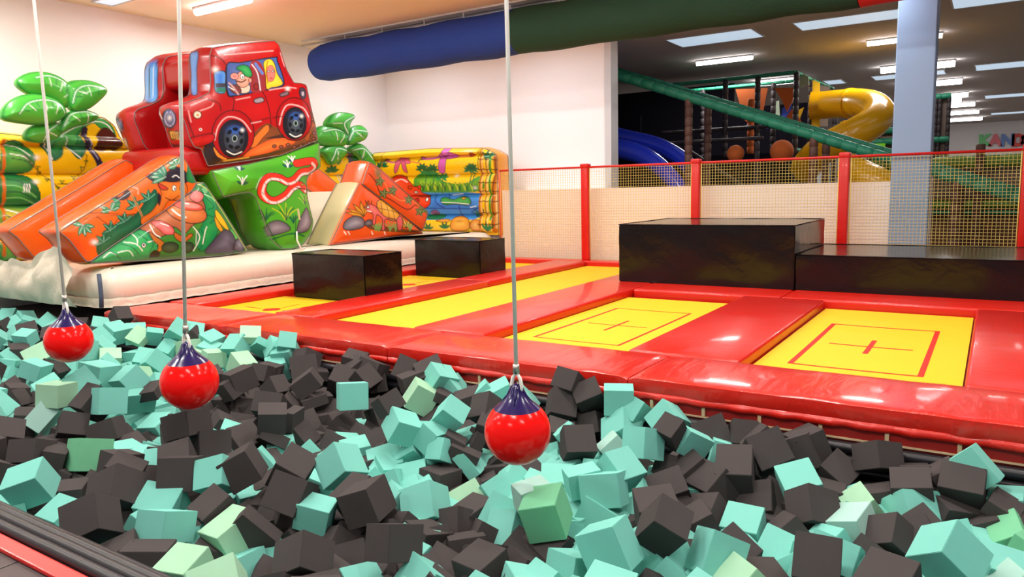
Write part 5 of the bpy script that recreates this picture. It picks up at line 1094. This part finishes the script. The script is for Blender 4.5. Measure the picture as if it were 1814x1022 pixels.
# ------------------------------------------------------------------ foam cubes in the pit
DATA = """T -4.854 2.009 -0.166 -0.53 0.91 -3.75 0.194 0.219 0.204
T -4.445 2.009 -0.293 0.39 0.40 -1.50 0.171 0.209 0.208
D -3.943 1.900 -0.142 0.85 -0.95 2.16 0.205 0.213 0.204
D -4.304 2.239 -0.182 8.58 -5.05 -2.46 0.213 0.243 0.239
D -5.342 2.467 -0.420 -1.81 0.95 -0.88 0.245 0.206 0.098
T -4.104 2.389 -0.279 0.52 -0.98 3.38 0.233 0.192 0.180
T -3.654 2.138 -0.200 0.58 -9.37 1.80 0.218 0.211 0.161
D -3.458 1.905 -0.275 -3.09 -1.26 0.08 0.220 0.216 0.215
M -3.213 1.965 -0.271 3.43 0.39 -0.02 0.198 0.185 0.207
D -4.109 2.529 -0.132 3.99 1.31 -1.09 0.213 0.202 0.207
T -3.886 2.630 -0.137 -2.07 -0.62 -0.04 0.197 0.186 0.199
D -3.611 2.427 -0.232 0.43 0.47 -1.75 0.191 0.210 0.209
D -3.673 1.903 -0.244 0.43 0.17 -2.06 0.168 0.213 0.088
M -3.372 2.343 -0.260 -0.51 1.23 -4.60 0.232 0.218 0.176
D -3.272 2.379 -0.267 1.84 -0.20 0.92 0.227 0.245 0.089
T -3.345 3.124 -0.143 0.33 3.84 -0.72 0.216 0.214 0.204
D -3.777 2.732 -0.097 0.46 0.92 -3.85 0.201 0.195 0.204
T -4.171 3.124 -0.292 3.81 -0.67 3.22 0.206 0.161 0.203
D -3.572 2.937 -0.151 -0.32 0.60 -1.08 0.218 0.203 0.210
D -3.247 2.643 -0.129 -2.10 -0.20 0.51 0.208 0.206 0.207
T -3.484 3.673 -0.308 0.08 0.54 -2.26 0.236 0.237 0.086
T -3.345 3.773 -0.314 2.22 0.10 0.79 0.221 0.221 0.087
D -2.789 2.324 -0.250 -1.88 1.22 0.40 0.186 0.205 0.213
D -2.966 2.768 -0.426 0.14 -2.48 -0.70 0.196 0.165 0.198
D -2.371 2.531 -0.143 2.84 -2.79 -1.39 0.175 0.201 0.202
D -2.847 2.838 -0.155 -0.22 -0.35 1.79 0.216 0.205 0.197
D -3.004 2.928 -0.210 3.57 -0.42 0.42 0.212 0.206 0.212
T -3.095 2.682 -0.218 -0.84 3.31 0.03 0.188 0.164 0.151
T -2.186 2.551 -0.321 -2.24 0.43 0.10 0.203 0.172 0.241
D -2.311 1.971 -0.162 2.48 1.19 0.04 0.209 0.210 0.210
D -5.528 2.319 -0.180 2.86 -1.65 -1.76 0.159 0.209 0.210
D -5.418 2.413 -0.237 1.25 -2.55 0.18 0.144 0.174 0.144
G -5.283 2.577 -0.241 -0.26 -3.29 0.52 0.221 0.233 0.226
T -5.826 3.037 -0.041 0.30 2.95 -0.32 0.209 0.210 0.210
T -6.034 3.406 -0.165 2.54 -0.34 1.40 0.219 0.233 0.085
M -6.399 2.918 -0.033 0.63 -3.05 0.17 0.211 0.220 0.187
P -6.435 2.816 -0.211 -1.19 1.12 -2.48 0.162 0.228 0.198
D -5.998 2.820 -0.224 -0.62 -2.04 0.09 0.183 0.199 0.212
D -5.663 2.913 -0.228 0.49 -2.58 2.87 0.210 0.168 0.220
T -6.820 2.624 -0.154 1.72 0.36 3.41 0.207 0.211 0.211
D -6.148 2.417 -0.203 -0.73 0.26 -1.92 0.194 0.209 0.209
D -6.029 3.021 -0.080 0.59 0.56 -1.53 0.229 0.214 0.215
D -5.478 2.990 -0.361 0.25 0.04 1.34 0.180 0.198 0.172
D -4.517 2.382 -0.185 -2.85 -1.08 0.83 0.204 0.210 0.210
D -6.672 2.768 -0.278 -2.66 -1.66 0.40 0.165 0.211 0.208
D -7.336 2.970 -0.250 -1.00 0.34 -0.89 0.209 0.169 0.209
D -8.112 3.674 -0.193 3.27 -1.66 0.77 0.227 0.184 0.216
D -5.963 3.471 -0.084 -2.67 -0.66 -0.13 0.179 0.186 0.089
D -4.623 2.923 -0.015 0.45 -3.41 0.26 0.226 0.232 0.172
D -5.558 4.063 -0.073 0.39 2.97 0.34 0.212 0.219 0.192
D -5.882 4.580 -0.174 0.28 -1.77 2.72 0.186 0.159 0.209
D -4.866 3.814 -0.148 -0.58 -0.02 0.63 0.222 0.238 0.170
D -4.353 3.425 -0.068 -0.99 -2.70 0.03 0.181 0.199 0.166
D -5.576 3.991 -0.127 1.94 -0.39 0.16 0.202 0.168 0.202
D -5.596 4.070 -0.355 1.00 4.17 0.03 0.159 0.159 0.190
D -5.759 4.081 -0.323 -1.06 -1.11 -1.56 0.173 0.220 0.220
T -4.938 3.459 -0.328 2.74 1.17 -0.67 0.165 0.211 0.208
D -4.577 3.346 -0.233 -0.42 0.50 -1.63 0.215 0.215 0.086
D -4.504 3.012 -0.170 3.08 1.93 -1.68 0.216 0.182 0.225
D -4.419 2.711 -0.183 0.04 0.54 -2.18 0.200 0.215 0.210
D -4.369 3.429 -0.233 -0.69 -0.21 -0.60 0.211 0.207 0.088
T -4.344 3.485 -0.295 0.23 0.05 -2.21 0.199 0.224 0.086
D -4.384 3.728 -0.294 -0.78 0.58 -1.05 0.223 0.205 0.087
D -4.938 4.017 -0.231 3.52 -1.93 3.08 0.201 0.157 0.198
D -5.672 4.131 -0.369 -0.57 0.29 -0.70 0.218 0.170 0.215
T -8.005 3.475 -0.135 0.77 -2.69 0.27 0.206 0.211 0.167
T -6.451 3.143 -0.017 -0.38 1.08 -1.29 0.211 0.212 0.205
T -6.468 3.305 0.024 -0.23 -0.01 -1.31 0.241 0.241 0.223
T -9.635 4.114 -0.069 -0.68 3.20 0.51 0.203 0.181 0.151
M -8.220 3.621 -0.074 -0.12 0.97 -1.68 0.232 0.218 0.217
T -9.413 3.755 -0.270 -0.88 0.50 -0.70 0.223 0.206 0.222
T -9.125 3.690 -0.277 -0.98 1.42 -1.96 0.158 0.169 0.201
D -10.230 4.408 -0.127 0.66 -1.68 3.92 0.225 0.219 0.219
D -11.143 4.526 -0.124 -0.91 0.76 -0.77 0.209 0.185 0.087
D -9.502 3.967 -0.236 -2.50 -1.73 0.32 0.206 0.221 0.220
D -9.636 4.430 -0.104 -2.27 -0.96 -0.11 0.205 0.208 0.210
T -11.126 4.623 -0.100 0.17 0.69 -1.65 0.192 0.211 0.088
T -10.979 4.734 -0.138 -3.92 2.75 -5.05 0.210 0.191 0.209
T -10.700 4.902 -0.117 0.21 1.08 -1.54 0.195 0.211 0.210
T -9.526 4.931 -0.082 -12.94 -7.25 4.00 0.193 0.210 0.210
D -9.014 4.939 0.096 2.61 2.31 -1.16 0.188 0.198 0.204
T -8.659 4.666 -0.025 1.09 -1.15 4.45 0.207 0.207 0.206
T -8.383 4.306 -0.034 2.33 -2.60 3.40 0.214 0.230 0.214
T -8.195 4.222 -0.095 -0.70 0.48 -0.73 0.208 0.202 0.208
T -8.010 3.966 -0.040 -1.44 0.68 -0.98 0.203 0.202 0.203
M -7.879 4.157 -0.177 -2.45 -1.46 0.43 0.207 0.217 0.216
T -7.603 3.942 -0.167 -0.81 0.42 -0.64 0.208 0.177 0.206
T -6.942 3.124 -0.128 0.26 0.46 -1.78 0.207 0.210 0.210
D -7.753 3.183 -0.256 0.29 0.60 -1.74 0.166 0.211 0.209
D -7.555 3.091 -0.251 2.34 1.97 -0.30 0.165 0.213 0.208
T -6.148 3.393 0.000 0.28 -0.59 1.53 0.202 0.213 0.188
T -8.190 4.849 -0.059 -0.44 -0.87 -0.29 0.211 0.179 0.087
M -8.289 4.738 -0.048 3.72 0.27 -0.76 0.212 0.212 0.096
T -8.617 4.883 -0.068 3.01 -0.80 -0.26 0.215 0.222 0.215
T -7.563 4.758 0.081 -0.97 -1.90 0.36 0.196 0.168 0.202
T -7.562 4.960 0.045 -2.43 -1.20 0.68 0.210 0.218 0.085
D -7.487 4.936 0.004 -2.70 -1.20 1.61 0.164 0.211 0.088
T -7.245 4.960 -0.069 0.57 -1.35 4.50 0.200 0.199 0.214
T -7.582 4.657 -0.090 0.42 0.82 -1.47 0.168 0.200 0.084
M -7.372 4.755 -0.092 -0.09 -0.23 -0.11 0.207 0.204 0.159
T -7.160 4.860 -0.152 3.16 0.70 -0.57 0.199 0.209 0.212
M -6.646 4.560 -0.097 -0.02 0.13 1.27 0.192 0.196 0.158
T -7.142 4.236 -0.130 -0.94 -1.65 0.41 0.182 0.216 0.217
T -8.176 4.626 -0.264 4.69 0.59 -0.27 0.206 0.165 0.200
T -6.475 4.722 0.006 -1.29 1.43 -4.04 0.206 0.209 0.191
M -6.421 4.852 0.117 -2.48 -1.17 0.42 0.207 0.208 0.087
M -6.209 4.564 -0.130 -2.10 -1.80 0.54 0.191 0.217 0.210
T -6.323 4.895 -0.011 -0.20 -0.89 -1.65 0.199 0.209 0.087
T -6.163 4.960 -0.039 -0.37 0.53 -0.41 0.210 0.196 0.175
T -6.006 4.960 -0.075 0.36 -0.46 1.90 0.202 0.221 0.210
T -6.021 4.853 -0.194 0.11 0.58 -2.12 0.187 0.214 0.213
T -5.997 4.960 0.040 1.19 -0.19 2.10 0.176 0.176 0.224
D -5.722 4.960 -0.120 -1.63 1.46 0.67 0.222 0.206 0.212
D -5.230 4.507 -0.043 -1.85 -0.93 0.47 0.237 0.220 0.215
D -4.912 4.254 -0.074 -0.29 -0.69 2.21 0.195 0.217 0.163
D -5.087 4.058 -0.097 -1.78 -1.65 0.85 0.153 0.168 0.192
D -5.052 4.960 -0.072 -2.91 -0.72 0.45 0.208 0.214 0.215
D -4.945 4.895 -0.100 0.58 0.53 -2.09 0.180 0.209 0.208
D -4.800 4.932 -0.108 1.54 0.37 4.57 0.214 0.220 0.212
D -4.906 4.960 -0.132 2.53 -1.75 4.09 0.219 0.206 0.220
D -4.973 4.714 -0.159 3.48 0.72 -0.97 0.195 0.203 0.204
D -4.735 4.775 -0.145 -1.56 -1.71 0.53 0.182 0.210 0.201
D -4.838 4.289 -0.261 2.48 0.06 1.63 0.213 0.212 0.084
D -4.851 4.259 -0.220 -0.56 0.01 4.10 0.217 0.222 0.086
D -4.423 3.673 -0.154 3.25 -2.11 1.84 0.200 0.153 0.088
D -5.565 4.960 -0.217 -2.88 -1.38 0.25 0.180 0.216 0.090
D -5.916 4.654 -0.205 1.18 -0.14 5.01 0.211 0.192 0.213
T -4.257 4.141 -0.066 -1.04 -3.12 0.20 0.212 0.226 0.212
D -4.354 4.133 -0.360 -1.49 6.42 2.56 0.212 0.186 0.167
D -4.090 3.825 -0.380 -2.09 0.24 -0.00 0.226 0.195 0.224
D -4.142 4.278 -0.264 -1.44 -0.05 -0.58 0.202 0.159 0.085
D -4.079 4.148 -0.420 -2.79 -0.71 1.69 0.189 0.226 0.087
D -3.546 3.794 0.059 2.95 2.74 -0.96 0.161 0.139 0.173
D -4.796 4.960 -0.224 2.88 -0.74 0.61 0.210 0.169 0.213
D -4.193 4.802 -0.097 0.84 2.90 0.33 0.196 0.207 0.160
D -4.346 4.960 -0.047 4.19 -0.41 -0.30 0.213 0.205 0.213
D -4.105 4.960 -0.056 -1.25 -7.29 21.64 0.238 0.216 0.217
T -3.955 4.905 -0.056 0.62 3.61 -0.48 0.197 0.229 0.163
T -3.903 4.960 -0.166 2.71 0.24 -1.20 0.172 0.215 0.216
M -3.990 4.672 -0.177 -18.81 1.63 -12.84 0.225 0.224 0.199
T -3.140 3.985 -0.017 2.07 3.25 -0.73 0.171 0.178 0.183
T -3.374 3.738 -0.071 0.91 3.39 -0.63 0.204 0.198 0.172
T -3.848 3.754 -0.374 -0.12 -0.29 4.08 0.196 0.224 0.222
T -3.061 3.813 -0.217 -0.53 -0.14 -0.16 0.152 0.212 0.151
T -3.194 3.836 -0.144 0.30 0.54 1.55 0.183 0.143 0.178
T -3.072 4.105 -0.196 -0.55 -0.17 3.68 0.182 0.204 0.084
D -3.039 3.884 -0.162 -3.16 -0.86 0.81 0.154 0.193 0.086
D -3.615 4.870 -0.230 -0.43 -0.38 3.84 0.220 0.212 0.213
D -3.840 4.798 -0.180 -0.37 0.25 -0.99 0.204 0.163 0.085
D -2.981 4.053 -0.198 1.20 0.44 -1.98 0.149 0.191 0.085
D -5.559 4.960 -0.219 2.76 1.39 -0.29 0.180 0.217 0.090
T -2.918 3.901 -0.292 2.62 0.43 -1.17 0.199 0.215 0.090
D -2.950 3.838 -0.280 1.71 -0.65 1.14 0.223 0.213 0.086
T -2.792 3.271 -0.337 0.66 -1.02 1.88 0.224 0.222 0.220
T -2.660 3.059 -0.451 2.75 0.72 -0.22 0.217 0.237 0.236
D -2.820 4.105 -0.419 -3.78 0.54 -1.58 0.233 0.225 0.085
M -2.697 3.583 -0.404 0.80 -0.13 0.90 0.205 0.160 0.184
T -2.570 3.455 -0.524 -2.27 0.55 -0.37 0.240 0.205 0.086
T -2.243 3.299 -0.369 -2.17 0.09 -0.45 0.234 0.224 0.085
G -1.944 3.267 -0.183 0.00 -0.36 1.86 0.223 0.209 0.212
P -2.079 3.351 -0.155 -0.92 -2.99 -0.24 0.149 0.186 0.157
T -2.610 4.189 -0.425 0.02 0.05 -2.16 0.185 0.217 0.086
T -2.351 3.838 -0.373 15.16 2.67 -2.53 0.207 0.212 0.211
T -1.971 3.746 -0.179 8.72 20.04 1.22 0.175 0.199 0.147
T -1.817 3.647 -0.375 -1.98 -2.27 0.79 0.235 0.248 0.244
D -2.567 3.080 -0.444 0.89 0.32 0.84 0.164 0.164 0.206
D -2.384 3.115 -0.523 0.11 1.58 -2.61 0.209 0.178 0.231
D -2.074 3.182 -0.521 -0.44 0.66 -1.42 0.256 0.248 0.124
D -1.918 3.294 -0.385 0.20 -1.33 -0.89 0.224 0.171 0.218
D -2.328 3.324 -0.501 0.30 -0.88 -0.85 0.225 0.176 0.088
D -2.097 2.538 -0.294 2.72 -0.40 4.16 0.210 0.164 0.086
T -1.814 3.710 -0.188 -0.36 0.02 1.73 0.193 0.234 0.191
T -1.468 3.054 -0.166 -0.38 -0.34 1.56 0.170 0.225 0.220
T -1.308 2.695 -0.199 2.98 0.35 -0.26 0.200 0.210 0.209
D -1.286 3.288 -0.113 -1.44 -1.91 0.21 0.178 0.183 0.223
D -1.350 4.294 -0.290 -1.34 2.74 -4.07 0.194 0.229 0.246
D -1.550 4.345 -0.221 0.77 0.35 -2.32 0.229 0.218 0.085
D -1.563 4.089 -0.286 0.47 -0.73 2.11 0.179 0.219 0.209
D -1.417 3.530 -0.176 -2.79 -0.85 -0.08 0.212 0.214 0.213
D -1.254 4.400 -0.224 -0.85 0.95 -4.26 0.256 0.215 0.262
T -0.882 4.424 -0.237 0.22 0.66 -2.52 0.210 0.216 0.211
D -1.096 4.375 -0.387 -0.79 1.78 -4.00 0.216 0.213 0.233
D -0.961 4.215 -0.530 3.40 -1.55 0.56 0.235 0.221 0.085
T -1.043 3.367 -0.239 -0.57 -3.46 2.93 0.213 0.193 0.204
T -0.987 4.125 -0.523 2.13 -0.04 0.87 0.201 0.227 0.089
M -0.861 3.245 -0.290 0.89 0.25 -2.19 0.166 0.211 0.208
T -1.299 3.367 -0.377 3.20 2.05 -1.00 0.213 0.170 0.228
T -1.819 3.915 -0.156 1.04 -1.29 3.98 0.209 0.204 0.204
D -0.772 4.241 -0.283 -0.37 3.10 -3.17 0.210 0.195 0.220
T -0.584 3.829 -0.323 -0.48 4.76 -8.31 0.224 0.165 0.215
P -0.582 4.244 -0.336 0.58 1.14 -4.70 0.238 0.220 0.169
T -0.308 4.626 -0.338 -1.11 1.31 0.03 0.174 0.244 0.238
D -0.393 4.192 -0.334 0.02 -0.89 1.25 0.185 0.222 0.159
D -0.296 3.356 -0.184 -2.73 0.36 -0.06 0.205 0.209 0.210
T -0.090 3.681 -0.129 0.82 2.95 -3.89 0.198 0.214 0.214
D -0.066 4.777 -0.196 0.48 -0.52 1.43 0.197 0.223 0.214
T -0.013 4.863 -0.109 -1.93 -1.59 0.84 0.197 0.224 0.161
D -0.124 4.706 -0.332 1.53 3.09 -0.15 0.226 0.219 0.162
G 0.181 4.570 -0.369 0.86 0.42 -2.85 0.165 0.212 0.208
T 0.144 4.897 -0.273 -0.22 -0.09 3.08 0.176 0.210 0.087
D 0.129 4.720 -0.257 0.59 -1.16 4.29 0.203 0.159 0.084
T 0.111 3.927 -0.303 3.21 0.44 -0.44 0.211 0.240 0.227
P 0.189 3.726 -0.247 -1.45 -0.03 3.18 0.153 0.195 0.193
M -0.548 4.574 -0.363 -1.06 -0.53 3.38 0.163 0.208 0.205
D -0.313 4.705 -0.256 -0.25 -0.45 3.23 0.214 0.211 0.212
D -0.481 4.729 -0.379 -0.51 0.09 3.26 0.165 0.211 0.208
D -0.762 4.673 -0.395 -0.16 -0.10 -3.09 0.165 0.211 0.208
D -0.317 4.960 -0.284 -0.26 0.37 3.32 0.168 0.214 0.214
D -0.137 4.868 -0.215 -3.00 -0.44 -0.87 0.163 0.209 0.207
D -0.531 4.960 -0.164 -1.10 1.43 0.31 0.169 0.216 0.197
D -0.770 4.923 -0.316 -2.54 0.32 0.78 0.198 0.204 0.210
D -0.959 4.906 -0.186 -0.43 -2.29 2.63 0.164 0.220 0.212
D -0.943 4.960 -0.167 -0.74 -0.03 3.71 0.198 0.210 0.212
D -1.126 4.656 -0.136 -2.08 0.84 0.88 0.221 0.222 0.211
D -1.578 4.960 -0.199 0.12 1.40 -2.12 0.232 0.222 0.217
D -1.369 4.960 -0.158 -0.50 -0.02 0.40 0.168 0.237 0.168
D -1.206 4.843 -0.172 3.09 -1.68 0.96 0.206 0.204 0.207
T -1.548 4.468 -0.105 -1.42 1.82 -1.85 0.206 0.166 0.086
T -1.461 4.797 -0.274 2.85 0.49 -0.29 0.160 0.206 0.203
T -1.906 4.947 -0.136 0.21 -1.33 2.03 0.187 0.204 0.210
T -2.178 4.960 -0.099 -0.03 -2.67 0.71 0.168 0.213 0.168
D -1.665 4.384 -0.016 -5.04 3.45 -9.32 0.149 0.146 0.181
D -1.686 4.418 -0.270 5.52 -1.09 1.05 0.147 0.182 0.147
T -1.811 4.277 -0.085 -1.22 1.49 0.64 0.196 0.199 0.184
T -2.287 4.937 -0.029 -1.67 -2.65 -0.00 0.205 0.218 0.194
T -2.216 4.837 -0.227 -1.74 1.40 0.12 0.199 0.223 0.218
P -2.168 4.630 -0.310 -1.39 -0.15 3.50 0.169 0.206 0.204
D -2.342 4.375 -0.214 -0.97 -2.15 -0.34 0.205 0.216 0.202
D -2.509 4.943 -0.265 -1.72 1.17 0.75 0.165 0.165 0.190
D -2.730 4.853 -0.111 2.10 3.54 0.51 0.216 0.203 0.212
D -2.711 4.935 0.049 -0.23 1.52 -2.80 0.182 0.165 0.216
D -2.551 4.960 -0.044 1.38 3.09 1.20 0.168 0.211 0.206
D -2.587 4.584 -0.224 -2.78 -0.89 0.64 0.203 0.219 0.089
T -3.376 4.960 -0.160 0.47 0.33 -2.36 0.232 0.212 0.213
T -3.512 4.960 -0.178 0.89 0.23 -2.32 0.169 0.216 0.215
T -3.152 4.930 -0.192 -3.02 -0.57 1.20 0.219 0.210 0.211
D -3.013 4.228 -0.015 -1.69 1.51 0.44 0.189 0.171 0.141
D -2.931 4.138 -0.124 1.10 2.92 -3.05 0.191 0.205 0.146
T -2.482 4.464 -0.183 0.82 -0.01 -2.31 0.153 0.194 0.087
T -2.494 4.344 -0.448 0.76 0.54 -2.52 0.202 0.236 0.227
T -12.827 4.927 -0.130 0.13 0.46 -3.09 0.202 0.205 0.201
T -11.948 4.924 -0.130 1.77 1.53 -2.30 0.203 0.211 0.214
T -6.579 3.918 -0.250 0.29 -0.87 -1.41 0.206 0.214 0.207
D -10.702 4.127 -0.130 -0.92 2.54 0.15 0.205 0.204 0.209
D -8.669 3.312 -0.190 -0.38 -0.54 -0.97 0.206 0.213 0.213
T -8.998 4.252 -0.130 -0.31 1.08 -0.90 0.203 0.213 0.215
M -3.589 4.336 -0.470 1.41 -0.03 2.02 0.206 0.209 0.203
T -7.079 3.628 -0.130 -0.91 -0.21 0.30 0.205 0.207 0.211
D -10.041 4.938 -0.130 -0.92 2.16 3.11 0.206 0.213 0.209
D -10.039 3.828 -0.130 1.92 1.51 -0.52 0.206 0.200 0.205
T -8.669 3.824 -0.130 0.32 -0.34 -1.36 0.201 0.210 0.212
D -11.764 4.502 -0.130 -0.01 -1.62 1.19 0.202 0.204 0.206
D -5.366 3.579 -0.470 -2.40 -0.71 2.30 0.209 0.204 0.213
M -2.789 1.855 -0.190 0.85 1.98 -0.09 0.206 0.210 0.211
T -8.234 3.105 -0.130 -0.34 -0.38 0.79 0.203 0.206 0.213
T -11.441 4.911 -0.130 -0.14 -0.90 0.06 0.203 0.213 0.210
T -7.500 3.533 -0.330 1.29 -2.47 -0.75 0.211 0.210 0.208
G -5.042 2.927 -0.410 0.16 1.20 0.13 0.214 0.204 0.210
T -6.166 3.857 -0.190 -4.04 0.00 -2.86 0.214 0.209 0.202
T -12.343 4.812 -0.130 1.22 -0.49 -0.20 0.213 0.208 0.200
T -1.808 2.828 -0.390 -1.12 -2.83 0.49 0.213 0.211 0.204
T -1.738 2.367 -0.230 0.52 -0.82 0.36 0.202 0.213 0.209
D -4.874 2.569 -0.250 -0.27 0.01 -0.01 0.205 0.201 0.205
T -3.853 3.355 -0.470 -0.50 -0.81 0.71 0.210 0.204 0.204
D -5.389 1.967 -0.190 0.94 -0.66 1.48 0.203 0.200 0.211
T -10.697 4.495 -0.210 0.97 0.12 0.05 0.209 0.205 0.213
T -1.083 3.730 -0.470 -0.69 -0.98 -0.02 0.211 0.200 0.213
T -0.963 2.896 -0.250 0.19 1.89 -0.01 0.207 0.201 0.206
T -3.179 4.551 -0.370 -1.04 2.02 2.11 0.207 0.207 0.201
D -9.194 4.624 -0.150 0.75 0.11 -1.43 0.213 0.212 0.210
T -10.321 4.051 -0.130 -0.70 0.45 -0.30 0.214 0.202 0.206
D -5.841 2.145 -0.190 0.13 0.10 1.78 0.205 0.201 0.214
D -6.164 4.200 -0.190 -0.92 1.77 -1.14 0.204 0.201 0.204
G 0.261 4.236 -0.310 1.31 1.23 -1.80 0.202 0.212 0.202
D -7.235 3.303 -0.230 0.26 -1.87 0.21 0.201 0.203 0.206
T -0.089 4.350 -0.370 0.54 -0.92 -2.84 0.207 0.201 0.204
T -5.632 3.318 -0.330 -2.17 -0.67 1.98 0.208 0.201 0.212
T -7.473 4.324 -0.170 -1.05 2.53 -1.31 0.200 0.214 0.204
T -6.822 4.907 -0.190 -1.77 -2.66 -0.80 0.202 0.207 0.201
D -5.771 2.557 -0.370 -1.02 -0.01 0.28 0.204 0.215 0.208
D -5.268 3.255 -0.270 -1.98 -1.31 0.92 0.208 0.212 0.210
D -4.399 4.493 -0.330 -1.70 -0.06 -0.93 0.207 0.202 0.209
D -0.608 3.496 -0.210 0.94 0.08 0.11 0.204 0.208 0.213
T -3.093 3.482 -0.450 -0.08 -1.30 -0.88 0.204 0.215 0.202
T -6.730 4.212 -0.210 -0.34 -1.83 -1.23 0.200 0.201 0.204
T -7.147 2.702 -0.130 1.16 -1.03 1.30 0.205 0.201 0.212
T -2.021 2.205 -0.250 2.25 0.35 1.01 0.202 0.214 0.213
D -5.559 4.629 -0.410 -1.39 -0.25 1.38 0.207 0.206 0.205
T -10.341 4.812 -0.150 0.79 1.59 -0.01 0.208 0.202 0.213
T -6.537 2.464 -0.190 -1.45 0.09 2.11 0.201 0.214 0.213
D -9.850 4.674 -0.130 -0.17 0.43 1.04 0.215 0.208 0.211
M -6.986 3.953 -0.230 0.02 1.53 -1.78 0.205 0.212 0.210
T -11.017 4.231 -0.130 1.71 0.37 1.21 0.208 0.209 0.203
M -7.076 4.550 -0.130 -0.82 -1.42 -0.14 0.202 0.207 0.213
M -0.645 3.013 -0.330 0.19 1.01 1.40 0.208 0.213 0.209
D -2.120 2.871 -0.470 -1.55 2.02 -0.42 0.212 0.212 0.208
T -6.837 3.427 -0.190 0.06 2.07 0.17 0.211 0.213 0.201
D -10.023 4.172 -0.470 0.26 -0.33 2.27 0.202 0.201 0.209
T -8.678 4.201 -0.470 -0.46 0.54 -0.77 0.212 0.208 0.210
T -7.874 4.931 -0.270 1.35 -1.29 -1.24 0.201 0.205 0.207"""
cube_mesh = {}
for k in 'TDMGP':
    bm = bmesh.new(); bmesh.ops.create_cube(bm, size=1); bmesh.ops.bevel(bm, geom=bm.edges[:], offset=.012, segments=2, affect='EDGES')
    me = bpy.data.meshes.new('foam_cube'); bm.to_mesh(me); bm.free(); me.materials.append(M[k]); cube_mesh[k] = me
cubes = []
for line in DATA.strip().splitlines():
    q = line.split(); v = [float(a) for a in q[1:]]
    o = bpy.data.objects.new('foam_cube', cube_mesh[q[0]]); COL.objects.link(o)
    o.location = v[0:3]; r = Vector(v[3:6]); th = r.length
    o.rotation_mode = 'QUATERNION'
    from mathutils import Quaternion
    o.rotation_quaternion = Quaternion(r / th, th) if th > 1e-6 else Quaternion()
    o.scale = v[6:9]; cubes.append((q[0], o))
# descriptions: colour, tilt, and place relative to the nearest landmark
marks = [('the leftmost hanging ball', 122, 607), ('the middle hanging ball', 336, 680), ('the right-hand hanging ball', 917, 748),
         ('the black pipes at bottom left', 120, 950), ('the bottom right corner', 1790, 1010), ('the bottom edge centre', 900, 1022),
         ('the bottom edge, left part', 480, 1022), ('the bottom edge, right part', 1330, 1022),
         ('the plain lane corner', 620, 640), ('the wrinkled pad seam', 1115, 700), ('the far right pit rim', 1790, 830), ('the bold-marked trampoline', 1450, 770),
         ('the left frame edge', 0, 720)]
cname = {'T': 'teal', 'D': 'charcoal', 'M': 'mint', 'G': 'greenish', 'P': 'pale mint'}
info = []
for k, o in cubes:
    x, y = pix(np.array(o.location)); R = o.rotation_quaternion.to_matrix()
    up = max(abs(R[2][0]), abs(R[2][1]), abs(R[2][2]))
    pose = 'lying flat' if up > .94 else ('slightly tilted' if up > .82 else ('balanced on an edge' if up > .70 else 'standing on a corner'))
    d = [math.hypot(x - mx, y - my) for _, mx, my in marks]; j = int(np.argmin(d)); dx, dy = x - marks[j][1], y - marks[j][2]
    a = math.degrees(math.atan2(-dy, dx)) % 360
    dirn = ['right of', 'upper right of', 'above', 'upper left of', 'left of', 'lower left of', 'below', 'lower right of'][int((a + 22.5) // 45) % 8]
    info.append((k, pose, dirn, j, d[j], o))
groups = {}
for it in info: groups.setdefault((it[0], it[2], it[3]), []).append(it)
ordn = ['nearest', 'second nearest', 'third nearest', 'fourth nearest', 'fifth nearest', 'sixth nearest', 'seventh nearest', 'eighth nearest', 'ninth nearest']
for key, L in groups.items():
    L.sort(key=lambda q: q[4])
    for i, (k, pose, dirn, j, dd, o) in enumerate(L):
        nm = marks[j][0]
        lab = '%s foam cube %s, %s %s' % (cname[k], pose, dirn, nm)
        if len(L) > 1: lab = '%s foam cube %s, %s of those %s %s' % (cname[k], pose, ordn[min(i, 8)], dirn, nm)
        w = lab.split()
        if len(w) > 16: lab = '%s foam cube, %s of those %s %s' % (cname[k], ordn[min(i, 8)], dirn, nm)
        assert len(lab.split()) <= 16
        tag(o, lab, 'foam cube', 'foam cubes in the pit')
_l = [o['label'] for k, o in cubes]; print('DUP', len(_l) - len(set(_l)))
# deeper layers, past the first three hundred
rg = random.Random(11); b = MB(); base = []
for vv in cube_mesh['T'].vertices: base.append(tuple(vv.co))
base = np.array(base); bf = [tuple(p.vertices) for p in cube_mesh['T'].polygons]
near = [(c, np.array(o.location)) for c, o in cubes]
for lay, z in enumerate((-.42, -.60)):
    y = 1.86
    while y < 4.85:
        x = -13.1
        while x < 2.2:
            px, py = x + rg.uniform(-.05, .05), y + rg.uniform(-.04, .04)
            ax = Vector((rg.gauss(0, 1), rg.gauss(0, 1), rg.gauss(0, 1))).normalized(); R = np.array(Matrix.Rotation(rg.uniform(0, 3.1), 3, ax))
            dd = sorted(near, key=lambda c: (c[1][0] - px) ** 2 + (c[1][1] - py) ** 2)[:3]; c = rg.choice(dd)[0]
            b.add((base * .205) @ R.T + np.array([px, min(4.9, max(1.88, py)), z + rg.uniform(-.05, .05)]), bf, 0 if c == 'D' else 1)
            x += .215
        y += .20
o = b.build('foam_cube_layer', None, None, False, mats=[M['D'], M['T']])
tag(o, 'deeper layer of charcoal and teal foam cubes in the shaded gaps of the pit', 'foam cubes', None, 'stuff')
# padded pit sides
b = MB(); b.box(XL, 3, 5.122, 5.16, -1.2, -.15); struct('wall_pit_far', b, M['pipe'])
b = MB(); b.box(XL, 3, 1.46, 1.55, -1.2, -.06); struct('wall_pit_near', b, M['pipe'])
